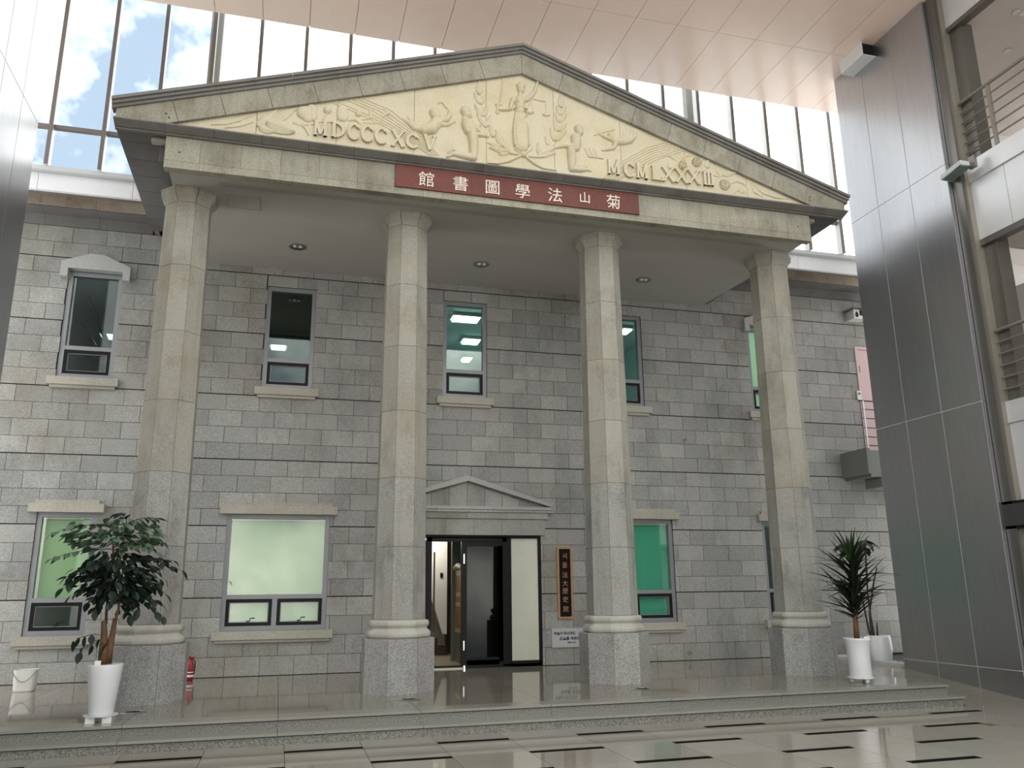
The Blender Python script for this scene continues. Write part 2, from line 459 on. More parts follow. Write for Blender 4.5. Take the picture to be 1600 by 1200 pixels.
bands = [0.0, 1.24, 2.41, 3.535, 4.668, 5.805, 6.932]
rows = []
for a, b_ in zip(bands[:-1], bands[1:]):
    hgt = (b_-a)/4
    for k in range(4):
        rows.append((a+k*hgt+(0.010 if k == 0 else 0.0035), a+(k+1)*hgt-(0.010 if k == 3 else 0.0035)))
rows += [(6.942, 7.205), (7.212, 7.49)]
WX0, WX1 = -8.3, 9.6
BL = 0.5435
bricks = []
n_rows = len(rows)
for ri, (z0, z1) in enumerate(rows):
    ph = 0.61 if (23-ri) % 2 == 0 else 0.61-BL/2
    k0 = int(math.floor((WX0-ph)/BL))
    for k in range(k0, k0+40):
        x0, x1 = max(ph+k*BL+0.0035, WX0), min(ph+(k+1)*BL-0.0035, WX1)
        if x1-x0 < 0.03:
            continue
        parts = [(x0, x1, z0, z1)]
        for o in OPEN.values():
            parts = [q for p in parts for q in subtract(p, o)]
        bricks += [p for p in parts if p[1]-p[0] > 0.025 and p[3]-p[2] > 0.02]


def visible_size(r):
    cx, cz = (r[0]+r[1])/2, (r[2]+r[3])/2
    P = np.array([cx, D, cz]); d = P-CAM; depth = d@FWD
    u = 800+F_PX*(d@RT)/depth; v = 600-F_PX*(d@UP)/depth
    if not (-10 < u < 1400 and 200 < v < 1100):
        return 0
    t = (0-CAM[1])/(D-CAM[1]); xc = CAM[0]+(cx-CAM[0])*t
    if min(abs(xc-q) for q in (-4.8, -1.6, 1.6, 4.8)) < 0.34:
        return 0
    if cz > 6.95 and -5 < cx < 5:
        return 0
    if cx < -7.5 or cx > 8.7:
        return 0
    return (r[1]-r[0])*(r[3]-r[2])/depth**2


bricks.sort(key=visible_size, reverse=True)
wf = empty('wall_front', (0, D, 0)); struct(wf, 'grey granite block wall of the old library behind the columns')
cache = {}
for (x0, x1, z0, z1) in bricks[:300]:
    key = (round(x1-x0, 3), round(z1-z0, 3))
    if key not in cache:
        cache[key] = MB().box(0, x1-x0, 0, 0.06, 0, z1-z0).mesh('brick')
    obj('brick', cache[key], 'granite_wall', wf, (x0, D+random.uniform(-0.003, 0.003), z0))
mb = MB()
for (x0, x1, z0, z1) in bricks[300:]:
    mb.box(x0, x1, D+random.uniform(-0.003, 0.003), D+0.06, z0, z1)
o = obj('bricks_far', mb, 'granite_wall', wf); o['kind'] = 'stuff'
# wall body behind the blocks, pierced by the openings
back = [(WX0, WX1, -0.1, 7.65)]
for o in OPEN.values():
    back = [q for p in back for q in subtract(p, o)]
mb = MB()
for (x0, x1, z0, z1) in back:
    mb.box(x0, x1, D+0.014, D+0.30, z0, z1)
obj('wall_body', mb, 'mortar', wf)


# ------------------------------------------------------------------ windows
def window(n, key, tz, low=1, hood=None, lintel=False, handle=False, glz='glass_green', blind=None, label='', half=False):
    x0, x1, z0, z1 = OPEN[key]; fw = 0.075; y0, y1 = D+0.035, D+0.13
    w_ = empty('window_%d' % n, ((x0+x1)/2, D, z0)); struct(w_, label)
    f = MB().ring_xz(x0, x1, z0, z1, fw, y0, y1)
    f.box(x0+fw, x1-fw, y0, y1, tz-0.035, tz+0.035)
    xm = (x0+x1)/2
    if low == 2:
        f.box(xm-0.04, xm+0.04, y0, y1, z0+fw, tz-0.035)
    obj('frame', f, 'frame_grey', w_)
    obj('pane', MB().box(x0+fw, x1-fw, D+0.085, D+0.093, tz+0.035, z1-fw), glz, w_)
    if lintel:
        obj('blind_rail', MB().box(x0+fw, x1-fw, D+0.10, D+0.125, z1-fw-0.03, z1-fw), 'white_plastic', w_)
    cells = [(x0+fw, x1-fw)] if low == 1 else [(x0+fw, xm-0.04), (xm+0.04, x1-fw)]
    for a, b_ in cells:
        sa = obj('sash', MB().ring_xz(a+0.004, b_-0.004, z0+fw+0.004, tz-0.039, 0.05, D+0.045, D+0.12), 'frame_black', w_)
        sa2 = obj('bead', MB().ring_xz(a+0.054, b_-0.054, z0+fw+0.054, tz-0.089, 0.012, D+0.065, D+0.10), 'frame_grey', sa)
        obj('pane', MB().box(a+0.054, b_-0.054, D+0.082, D+0.09, z0+fw+0.054, tz-0.089), glz, sa)
        if handle:
            hx = (a+b_)/2+0.02; hz = z0+fw+0.075
            obj('handle', MB().tube([(hx-0.05, D+0.04, hz), (hx, D+0.035, hz), (hx+0.01, D+0.03, hz+0.045), (hx+0.08, D+0.025, hz+0.05)], 0.009, 6), 'black_plastic', sa)
    # sill
    obj('sill', MB().box(x0-0.11, x1+0.11, D-0.10, D+0.04, z0-0.135, z0-0.005), 'granite_sill', w_)
    obj('sill_drip', MB().box(x0-0.06, x1+0.06, D-0.06, D+0.03, z0-0.185, z0-0.137), 'granite_sill', w_)
    if lintel:
        obj('lintel', MB().box(x0-0.11, x1+0.11, D-0.11, D+0.035, z1-0.005, z1+0.13), 'granite_sill', w_)
        obj('lintel_cap', MB().box(x0-0.03, x1+0.03, D-0.06, D+0.035, z1+0.132, z1+0.19), 'granite_sill', w_)
    if hood:
        a, b_ = x0-0.10, x1+0.12; zi = z1+0.005; c = (a+b_)/2
        obj('hood', MB().prism_xz([(a, zi-0.15), (a+0.115, zi-0.15), (a+0.115, zi), (b_-0.115, zi), (b_-0.115, zi-0.15), (b_, zi-0.15), (b_, zi+0.09),
                                   (c+0.10, zi+0.285), (c-0.10, zi+0.285), (a, zi+0.12)], D-0.13, D+0.03), 'granite_hood', w_)
    if blind:
        obj('blind', MB().box(x0+0.02, x1-0.02, D+0.16, D+0.17, (tz-0.03 if half else z0+0.02), z1-0.02), blind, w_)
    return w_


window(1, 'w1', 5.345, hood=True, label='upper floor window under a small peaked stone hood, reflecting a stair')
window(2, 'w2', 5.341, label='upper floor window above the wide double window')
window(3, 'w3', 5.337, label='upper floor window above the entrance, light tubes showing inside')
window(4, 'w4', 5.345, label='upper floor window partly behind the column by the signboard')
window(5, 'w5', 5.355, hood=True, glz='glass_pale', blind='blind_mint', label='upper floor window with mint blind under a stone hood')
window(6, 'g1', 1.234, lintel=True, handle=True, glz='glass_pale', blind='blind_green', half=True, label='ground floor window behind the potted tree')
window(7, 'g2', 1.25, low=2, lintel=True, handle=True, glz='glass_pale', blind='blind_green', label='wide ground floor window with pale green blind and two lower sashes')
window(8, 'g3', 1.255, low=2, lintel=True, glz='glass_pale', blind='blind_emerald', label='ground floor window with emerald green blind')
window(9, 'g4', 1.25, lintel=True, label='dark ground floor window partly behind the column by the yucca')

# rooms behind the upper windows
def room(name, x0, x1, z0, z1, y1, mat, label):
    a = D+0.31; t = 0.05
    m = MB().box(x0, x1, y1, y1+t, z0, z1).box(x0, x1, a, y1, z0-t, z0).box(x0, x1, a, y1, z1, z1+t).box(x0-t, x0, a, y1, z0, z1).box(x1, x1+t, a, y1, z0, z1)
    return struct(obj(name, m, mat), label)


room('wall_room_1', -8.2, -4.9, 4.1, 7.1, 10.5, 'room_dark', 'dim stair hall inside behind an upper window')
room('wall_room_2', -4.7, -1.6, 4.1, 7.1, 10.5, 'room_dark', 'dim office interior behind an upper window')
room('wall_room_3', -1.4, 4.9, 4.1, 7.1, 11.0, 'room_wall', 'pale lit office interior behind the upper windows')
room('wall_room_5', -8.2, -5.2, -0.02, 2.9, 4.2, 'room_green', 'dim green room behind the window by the potted tree')
room('wall_room_4', 5.0, 8.3, -0.02, 2.9, 7.0, 'room_dark', 'dark ground floor room behind a window')


def tube_light(u0, u1, v, Z, label, dy=0.16, mt='tube_glow'):
    a = on_z(u0, v, Z); b_ = on_z(u1, v, Z); y = (a[1]+b_[1])/2
    x0, x1 = sorted((a[0], b_[0]))
    t = empty('ceiling_light', ((x0+x1)/2, y, Z)); tag(t, label, 'ceiling light', 'fluorescent lights inside the upper rooms')
    obj('housing', MB().box(x0-0.04, x1+0.04, y-dy-0.03, y+dy+0.03, Z+0.03, Z+0.09), 'white_paint', t)
    obj('tube', MB().box(x0, x1, y-dy, y+dy, Z-0.01, Z+0.03), mt, t)


tube_light(707, 748, 500, 7.0, 'longest white ceiling light seen in the window above the entrance')
tube_light(723, 748, 535, 7.0, 'middle white ceiling light seen in the window above the entrance')
tube_light(723, 735, 563, 7.0, 'shortest white ceiling light seen in the window above the entrance')
tube_light(971, 983, 519, 7.0, 'white ceiling light seen in the window beside the signboard column')
tube_light(424, 446, 544, 7.0, 'white ceiling light seen in the window above the double window', mt='tube_glow_dim')
tube_light(160, 177, 527, 7.0, 'white ceiling light seen in the hooded window of the stair hall', mt='tube_glow_dim')
# stair rail behind window 1
sr = empty('stair_rail', (-6.6, 4.2, 4.2)); tag(sr, 'slanting glass and metal stair rail inside the hooded upper window', 'stair rail')
obj('handrail', MB().tube([tuple(on_y(138, 465, 4.3)), tuple(on_y(178, 560, 4.3))], 0.05, 6), 'chrome', sr)
obj('handrail', MB().tube([tuple(on_y(128, 505, 4.1)), tuple(on_y(160, 560, 4.1))], 0.03, 6), 'chrome', sr)

# ------------------------------------------------------------------ entrance
dr = empty('door_1', (0, D, 0)); struct(dr, 'black framed glass entrance door with frosted side panel')
f = MB().ring_xz(-1.43, 1.38, 0.0, 2.28, 0.05, D+0.03, D+0.14)
f.box(-0.73, -0.64, D+0.03, D+0.14, 0.02, 2.24).box(0.66, 0.82, D+0.03, D+0.14, 0.02, 2.24).box(-0.72, 0.74, D+0.03, D+0.14, 2.17, 2.25)
f.box(0.80, 1.36, D+0.03, D+0.14, 0.0, 0.10)
obj('door_frame', f, 'frame_black', dr)
lf = obj('door_leaf', MB().ring_xz(-0.10, 0.69, 0.03, 2.19, 0.10, D+0.05, D+0.11).box(0.59, 0.69, D+0.05, D+0.11, 0.1, 2.1).box(-0.0, 0.59, D+0.05, D+0.11, 0.03, 0.17), 'frame_black', dr)
obj('pane', MB().box(0.0, 0.59, D+0.075, D+0.083, 0.17, 2.09), 'glass_door', lf)
obj('door_leaf', MB().ring_xz(-1.38, -0.73, 0.03, 2.19, 0.09, D+0.05, D+0.11), 'frame_black', dr)
obj('pane', MB().box(-1.29, -0.82, D+0.075, D+0.083, 0.12, 2.10), 'glass_door', dr)
obj('frosted_panel', MB().box(0.82, 1.335, D+0.06, D+0.07, 0.10, 2.23), 'frosted_film', dr)
obj('hinge', MB().box(-0.065, -0.045, D+0.035, D+0.05, 1.78, 1.95), 'chrome', lf)
obj('hinge', MB().box(-0.065, -0.045, D+0.035, D+0.05, 0.30, 0.46), 'chrome', lf)
obj('floor_pivot', MB().lathe([(0.03, 0), (0.03, 0.05)], (-0.06, D+0.03, 0.0), 10), 'chrome', lf)
obj('pull_bar', MB().tube([(-0.60, D+0.0, 0.62), (-0.60, D+0.0, 1.98)], 0.015, 8), 'dark_red_wood', dr)
obj('threshold', MB().box(-0.66, -0.08, D-0.02, D+0.10, 0.0, 0.02), 'lobby_floor', dr)
# lobby
room('wall_lobby', -2.8, 2.2, 0.0, 2.55, 7.2, 'gallery_wall', 'pale walls of the lobby seen through the open entrance')
struct(obj('floor_lobby', MB().box(-2.4, 2.2, D+0.42, 7.2, 0.0, 0.012), 'lobby_floor'), 'cream lobby floor seen through the open entrance')
struct(obj('wall_lobby_dark_fill', MB().box(0.02, 2.15, D+1.5, D+1.58, 0.013, 2.54), 'room_dark'), 'added dark sheet standing in for the dark interior behind the glass entrance leaf')  # added only to darken the view through the door glass
dm = obj('door_mat', MB().box(-0.9, 0.6, D+0.15, D+0.42, 0.0, 0.014), 'black_plastic'); tag(dm, 'black door mat inside the open entrance', 'mat')
LY = lambda u, v, Y: (float(on_y(u, v, Y)[0]), float(on_y(u, v, Y)[2]))
sw = struct(obj('wall_stair', MB().prism_xz([LY(640, 836, 5.6), LY(699, 836, 5.6), LY(698, 991, 5.6), LY(691, 990, 5.6), LY(679, 950, 5.6), LY(640, 840, 5.6)], 5.6, 5.70), 'white_paint'), 'white stair side wall inside the lobby')
st = empty('lobby_stair', (-1.3, 6, 0.0)); tag(st, 'dark wooden stair rising inside the lobby', 'stair')
sx = LY(697, 990, 5.9)[0]
for k in range(6):
    obj('stair_step', MB().box(sx-0.2*(k+1), sx-0.2*k, 5.75, 6.3, 0.014, 0.18*(k+1)), 'dark_red_wood', st)
bd = empty('lobby_door', (0, 6.4, 0)); tag(bd, 'plain brown wooden door inside the lobby', 'door')
obj('door_leaf', MB().box(LY(704, 900, 6.4)[0], LY(721, 900, 6.4)[0], 6.4, 6.45, 0.02, 2.5), 'wood_brown', bd)
obj('door_jamb', MB().box(LY(698, 900, 6.3)[0], LY(704, 900, 6.3)[0], 6.3, 6.45, 0.02, 2.5), 'dark_red_wood', bd)
obj('door_jamb', MB().box(LY(721, 900, 6.35)[0], LY(727, 900, 6.35)[0], 6.35, 6.45, 0.02, 2.5), 'lobby_floor', bd)
sb = obj('light_switch', MB().box(LY(688, 900, 5.58)[0], LY(692, 900, 5.58)[0], 5.57, 5.6, LY(690, 902, 5.58)[1], LY(690, 895, 5.58)[1]), 'black_plastic'); tag(sb, 'black switch plate on the white stair wall', 'switch')
# carved old door leaf standing ajar
od = empty('carved_door', (-0.2, D+0.7, 0)); tag(od, 'old panelled brass coloured door leaf with carved crest standing ajar', 'door')
(xa, ya, _), (xb, yb, _) = on_z(708.5, 1031, 0.02), on_z(721.5, 1037.5, 0.02)


def slab(u0, u1, z0, z1, t=0.03):
    ux, uy = xb-xa, yb-ya; L = math.hypot(ux, uy); nx, ny = -uy/L*t, ux/L*t
    P = [(xa+ux*u0, ya+uy*u0), (xa+ux*u1, ya+uy*u1), (xa+ux*u1+nx, ya+uy*u1+ny), (xa+ux*u0+nx, ya+uy*u0+ny)]
    return MB().add([(x, y, z0) for x, y in P]+[(x, y, z1) for x, y in P], [(0, 3, 2, 1), (4, 5, 6, 7), (0, 1, 5, 4), (1, 2, 6, 5), (2, 3, 7, 6), (3, 0, 4, 7)])


obj('lower_panel', slab(0, 1, 0.02, 0.55), 'rail_steel', od)
for z0, z1 in ((0.55, 0.62), (1.02, 1.10), (1.20, 1.28), (1.60, 1.70)):
    obj('cross_rail', slab(0, 1, z0, z1, 0.04), 'brass_old', od)
for u0, u1 in ((0, 0.22), (0.78, 1.0)):
    obj('stile', slab(u0, u1, 0.62, 1.60), 'brass_old', od)
for z0, z1 in ((0.62, 1.02), (1.10, 1.20), (1.28, 1.60)):
    obj('inset_panel', slab(0.22, 0.78, z0, z1, 0.015), 'wood_brown', od)
obj('crest', MB().tube([(xa, ya, 1.72), (xa+(xb-xa)*0.5, ya+(yb-ya)*0.5, 1.78), (xb, yb, 1.72)], 0.05, 8), 'brass_old', od)
ll = obj('lobby_lamp', MB().lathe([(0.02, 0.0), (0.16, 0.0), (0.17, 0.03)], (-0.3, 5.0, 2.515), 16), 'lamp_glow'); tag(ll, 'round ceiling lamp glowing inside the lobby', 'lamp')
la = bpy.data.lights.new('lobby_lamp_light', 'POINT'); la.energy = 11; la.shadow_soft_size = 0.15; la.color = (1.0, 0.93, 0.78)
lo = bpy.data.objects.new('lobby_lamp_light', la); COL.objects.link(lo); lo.location = (-0.3, 5.0, 2.35)
lo.parent = ll; lo.matrix_parent_inverse = WM[ll].inverted()
# stone surround over the entrance
ds = empty('door_pediment', (0, D, 2.3)); tag(ds, 'small stone pediment and lintel above the glass entrance door', 'pediment')
c0 = -0.02
for a, b_ in zip([-1.5, -0.93, -0.42, 0.10, 0.62, 1.0], [-0.93, -0.42, 0.10, 0.62, 1.0, 1.455]):
    if b_ == 1.0:
        continue
    obj('lintel_stone', MB().box(a+0.002, (b_ if b_ < 1.4 else 1.455)-0.002, D-0.05, D-0.005, 2.285, 2.568), 'granite_wall', ds)
obj('lintel_stone', MB().box(0.622, 1.0, D-0.05, D-0.005, 2.285, 2.568), 'granite_wall', ds)
for a, b_ in ((-1.555, -0.8), (-0.8, -0.03), (-0.03, 0.72), (0.72, 1.507)):
    obj('frieze_stone', MB().box(a+0.002, b_-0.002, D-0.08, D-0.005, 2.575, 2.685), 'granite_wall', ds)
for a, b_ in ((-1.61, -0.6), (-0.6, 0.45), (0.45, 1.566)):
    obj('cornice_stone', MB().box(a+0.002, b_-0.002, D-0.11, D-0.005, 2.69, 2.735).box(a+0.002, b_-0.002, D-0.14, D-0.005, 2.737, 2.79), 'granite_hood', ds)
sl = (3.24-2.79)/1.40
xs = [-1.40, -1.0, -0.68, -0.35, c0, 0.31, 0.64, 0.96, 1.36]
for a, b_ in zip(xs[:-1], xs[1:]):
    za, zb = 3.24-sl*abs(a-c0), 3.24-sl*abs(b_-c0)
    poly = [(a+0.003, 2.792), (b_-0.003, 2.792)]+([(b_-0.003, zb)] if zb > 2.80 else [])+([(a+0.003, za)] if za > 2.80 else [])
    obj('gable_stone', MB().prism_xz(poly, D-0.04, D-0.005), 'granite_wall', ds)
for s in (-1, 1):
    e = 1.60
    poly = [(c0, 3.245), (c0+s*e, 3.245-sl*e+0.055), (c0+s*e, 3.245-sl*e+0.115), (c0, 3.345)]
    obj('raking_stone', MB().prism_xz(poly, D-0.15, D-0.005), 'granite_hood', ds)

# ------------------------------------------------------------------ columns
T8 = math.tan(R(22.5))


def oct_piece(prof, k, gap=0.0025, th=0.07):
    a = R(45*k-90); nx, ny = math.cos(a), math.sin(a); tx, ty = -ny, nx
    vs_, fs_ = [], []
    for r, z in prof:
        for rr_, hw in ((r, r*T8-gap), (r-th, (r-th)*T8-gap)):
            vs_ += [(nx*rr_-tx*hw, ny*rr_-ty*hw, z), (nx*rr_+tx*hw, ny*rr_+ty*hw, z)]
    n = len(prof)
    for i in range(n-1):
        o_ = i*4; p_ = (i+1)*4
        fs_ += [(o_, o_+1, p_+1, p_), (o_+3, o_+2, p_+2, p_+3), (o_+1, o_+3, p_+3, p_+1), (o_+2, o_, p_, p_+2)]
    fs_ += [(1, 0, 2, 3), (4*n-4, 4*n-3, 4*n-1, 4*n-2)]
    return MB().add(vs_, fs_)


def oct_core(prof):
    vs_, fs_ = [], []
    for r, z in prof:
        Rr = r/math.cos(R(22.5))
        vs_ += [(Rr*math.cos(R(22.5+45*k)), Rr*math.sin(R(22.5+45*k)), z) for k in range(8)]
    n = len(prof)
    for i in range(n-1):
        fs_ += [[i*8+k, i*8+(k+1) % 8, (i+1)*8+(k+1) % 8, (i+1)*8+k] for k in range(8)]
    fs_ += [list(range(7, -1, -1)), list(range(8*n-8, 8*n))]
    return MB().add(vs_, fs_)


drz = [0.94, 1.915, 2.875, 3.842, 4.818, 5.782, 6.742]
wid = lambda z: 0.352-(z-0.94)/(6.742-0.94)*0.053
COLM = {'plinth': [], 'shaft': [], 'cap': []}
for k in range(8):
    COLM['plinth'].append(oct_piece([(0.476, 0.0), (0.476, 0.69), (0.470, 0.695)], k, 0.002).mesh('plinth_panel'))
    COLM['cap'].append(oct_piece([(0.300, 6.744), (0.304, 6.775), (0.322, 6.815), (0.352, 6.850), (0.368, 6.862), (0.368, 6.915), (0.376, 6.918), (0.376, 6.950)], k, 0.0045, 0.09).mesh('capital_stone'))
    COLM['shaft'].append([oct_piece([(wid(a), a+0.0025), (wid(b_), b_-0.0025)], k, 0.002).mesh('shaft_panel') for a, b_ in zip(drz[:-1], drz[1:])])
core_m = oct_core([(0.468, 0.01), (0.468, 0.685), (0.345, 0.70), (0.345, 0.94), (0.290, 6.74), (0.294, 6.80), (0.33, 6.9), (0.33, 6.945)]).mesh('core')
prof = [(0.385, 0.696), (0.410, 0.700), (0.428, 0.722), (0.432, 0.752), (0.420, 0.785), (0.392, 0.806), (0.378, 0.822), (0.380, 0.838), (0.396, 0.850),
        (0.408, 0.875), (0.406, 0.905), (0.392, 0.928), (0.360, 0.938)]
vs_, fs_ = [], []
for r, z in prof:
    for k in range(8):
        for dk in (-18.5, 18.5):
            a = R(45*k+dk); rr_ = r/math.cos(R(dk))
            vs_.append((rr_*math.cos(a), rr_*math.sin(a), z))
n = 16
for i in range(len(prof)-1):
    fs_ += [[i*n+k, i*n+(k+1) % n, (i+1)*n+(k+1) % n, (i+1)*n+k] for k in range(n)]
fs_ += [list(range(n-1, -1, -1)), list(range(n*(len(prof)-1), n*len(prof)))]
mould_m = MB().add(vs_, fs_).mesh('base_moulding')
for x, lab in ((-4.8, 'octagonal granite column standing behind the potted tree'), (-1.6, 'octagonal granite column between the double window and the entrance door'),
               (1.6, 'octagonal granite column beside the vertical black signboard'), (4.8, 'octagonal granite column beside the potted yucca')):
    c = empty('column', (x, 0, 0)); tag(c, lab, 'column', 'portico columns')
    obj('core', core_m, 'column_mortar', c, (x, 0, 0))
    obj('base_moulding', mould_m, 'granite_moulding', c, (x, 0, 0))
    for k in range(8):
        obj('plinth_panel', COLM['plinth'][k], 'granite_plinth', c, (x, 0, 0))
        obj('capital_stone', COLM['cap'][k], 'granite_column', c, (x, 0, 0))
        for q, m in enumerate(COLM['shaft'][k]):
            obj('shaft_panel', m, 'granite_drum' if q < 2 else 'granite_column', c, (x, 0, 0))

# ------------------------------------------------------------------ porch ceiling and entablature
pc = struct(obj('ceiling_porch', MB().prism_yz([(-0.79, 6.950), (0.5, 6.951), (D, 7.06), (D, 7.41), (-0.79, 7.41)], -5.0, 5.0), 'porch_paint'), 'flat painted ceiling of the portico')
for x, lab in ((-3.24, 'between the two columns by the double window'), (-0.04, 'in front of the entrance door'), (3.12, 'between the two columns by the emerald window')):
    y = 1.53; z = 6.951+(y-0.5)/(D-0.5)*0.109-0.004
    l_ = empty('downlight', (x, y, z)); tag(l_, 'round chrome downlight in porch ceiling '+lab, 'downlight', 'downlights in the porch ceiling')
    obj('rim', MB().lathe([(0.10, 0.002), (0.135, 0.0), (0.14, -0.012), (0.12, -0.016), (0.10, -0.008)], (x, y, z), 24, False), 'dark_steel', l_, smooth=True)
    obj('reflector', MB().lathe([(0.10, 0.0), (0.07, 0.003), (0.0, 0.003)], (x, y, z-0.006), 20, False), 'chrome', l_)
    for dx in (-0.045, 0.045):
        obj('lamp', MB().lathe([(0.012, -0.02), (0.03, -0.01), (0.03, 0.005)], (x+dx, y, z), 10), 'white_plastic', l_)
ht = obj('access_hatch', MB().ring_xz(0, 0, 0, 0, 0, 0, 0) if False else MB().box(-4.28, -3.80, -0.27, -0.255, 6.944, 6.952).box(-4.28, -3.80, 0.155, 0.17, 6.944, 6.952).box(-4.28, -4.265, -0.255, 0.155, 6.944, 6.952).box(-3.815, -3.80, -0.255, 0.155, 6.944, 6.952), 'post_grey')
tag(ht, 'square access hatch outline in the porch ceiling beside the column capital', 'hatch')
sd = obj('slot_diffuser', MB().box(-4.35, 4.35, -0.60, -0.50, 6.940, 6.9495), 'post_grey'); tag(sd, 'long narrow slot diffuser along the porch ceiling behind the frieze', 'diffuser')

en = empty('entablature', (0, -0.9, 6.92)); tag(en, 'granite frieze beam of the portico carrying the red name board', 'entablature')
obj('beam_core', MB().box(-4.98, 4.98, -0.84, -0.80, 6.93, 7.383), 'column_mortar', en)
xs = [-5.05, -4.60, -4.06, -3.53, -3.0, -2.46]
xs = xs+[-1.925, -0.9, 0.15, 1.2, 1.925]+[-x for x in xs[::-1]]
for a, b_ in zip(xs[:-1], xs[1:]):
    obj('frieze_stone', MB().box(a+0.0015, b_-0.0015, -0.94, -0.82, 7.028, 7.383), 'granite_pediment', en)
xs = [-5.05, -4.6, -3.53, -2.46, -1.5, -0.47, 0.558, 1.611, 2.46, 3.53, 4.6, 5.05]
for a, b_ in zip(xs[:-1], xs[1:]):
    obj('architrave_stone', MB().box(a+0.0015, b_-0.0015, -0.94, -0.80, 6.92, 7.025), 'granite_pediment', en)

# red name board
rb = empty('name_board', (0, -0.95, 7.02)); tag(rb, 'red stone name board with carved Chinese characters on the frieze', 'sign')
for a, b_ in ((-1.922, -0.79), (-0.79, 0.04), (0.04, 0.92), (0.92, 1.920)):
    obj('board_stone', MB().box(a+0.001, b_-0.001, -0.972, -0.942, 7.025, 7.378), 'red_granite', rb)


def text_mesh(ch, size, ext=0.006, bold=0.0):
    c_ = bpy.data.curves.new('t', 'FONT'); c_.body = ch; c_.size = size; c_.extrude = ext; c_.align_x = 'CENTER'; c_.align_y = 'CENTER'; c_.offset = bold
    t_ = bpy.data.objects.new('t', c_); COL.objects.link(t_)
    m_ = bpy.data.meshes.new_from_object(t_.evaluated_get(bpy.context.evaluated_depsgraph_get()))
    bpy.data.objects.remove(t_); bpy.data.curves.remove(c_)
    xs_ = [v.co.x for v in m_.vertices]; ys_ = [v.co.y for v in m_.vertices]
    cx, cy = (min(xs_)+max(xs_))/2, (min(ys_)+max(ys_))/2
    for v in m_.vertices:
        v.co = (v.co.x-cx, -v.co.z, v.co.y-cy)
    return m_


for ch, u, v in (('館', 666, 280), ('書', 719.6, 287), ('圖', 769.5, 293), ('學', 816.5, 299), ('法', 867, 305), ('山', 913.5, 309), ('菊', 958, 315.5)):
    p = on_y(u, v, -0.975)
    obj('character', text_mesh(ch, 0.25 if ch != '山' else 0.20, 0.008, 0.001), 'letter_cream', rb, (p[0], -0.975, p[2]))

# ------------------------------------------------------------------ pediment
pe = empty('pediment', (0, -1.0, 7.42)); tag(pe, 'triangular granite pediment with cream carved relief above the columns', 'pediment')
ztp = lambda x: 9.207-0.329*abs(x)
zmb = lambda x: 9.506-0.3294*abs(x)
zrs = lambda x: ztp(x)-0.045+0.0016*abs(x)
TY = -1.0
js = [-5.03, -3.889, -2.788, -1.669, -0.563, 0.523, 1.638, 2.761, 3.866, 5.03]
for a, b_ in zip(js[:-1], js[1:]):
    a_, c_ = a+0.003, b_-0.003
    poly = [(a_, 7.552), (c_, 7.552)]
    if ztp(c_) > 7.56: poly.append((c_, ztp(c_)))
    if a < 0 < b_: poly.append((0, ztp(0)))
    if ztp(a_) > 7.56: poly.append((a_, ztp(a_)))
    obj('relief_panel', MB().prism_xz(poly, TY, TY+0.08), 'relief_stone', pe)
obj('tympanum_backing', MB().prism_xz([(-5.6, 7.43), (5.6, 7.43), (0, 9.27)], TY+0.085, TY+0.18), 'mortar', pe)
jx = [0, 0.60, 1.20, 1.82, 2.44, 3.06, 3.68, 4.30, 4.90]
for s in (-1, 1):
    for i, a in enumerate(jx):
        last = i == len(jx)-1
        b_ = 5.03 if last else jx[i+1]
        ta = a+(0.095 if i else 0); tb = b_+0.095
        gg = 0.003
        if last:
            poly = [(a+gg, zrs(a)), (5.03, 7.515), (5.68, 7.50), (5.68, zmb(5.68)), (ta+gg, zmb(ta))]
        else:
            poly = [(a+gg, zrs(a+gg)), (b_-gg, zrs(b_-gg)), (tb-gg, zmb(tb)), (ta+gg, zmb(ta))]
        obj('raking_stone', MB().prism_xz([(s*x, z) for x, z in poly], -1.06, TY+0.10), 'granite_pediment', pe)
    for k in range(5):
        a, b_ = k*1.146+(0.001 if k else 0), (k+1)*1.146-0.001
        m = MB()
        for lo_, hi_, yf in ((0.0, 0.04, -1.095), (0.04, 0.08, -1.135), (0.08, 0.125, -1.175)):
            m.prism_xz([(s*a, zmb(a)+lo_), (s*b_, zmb(b_)+lo_), (s*b_, zmb(b_)+hi_), (s*a, zmb(a)+hi_)], yf, -0.95)
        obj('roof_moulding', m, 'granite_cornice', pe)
pro = [(-0.93, 7.552), (-1.0, 7.552), (-1.145, 7.466), (-1.145, 7.452), (-1.13, 7.444), (-1.02, 7.405), (-0.985, 7.402), (-0.985, 7.385), (-0.93, 7.385)]
k = -5.69
while k < 5.68:
    e = min(k+0.6322, 5.69)
    obj('cornice_stone', MB().prism_yz(pro, k+0.002, e-0.002), 'granite_cornice', pe); k += 0.6322


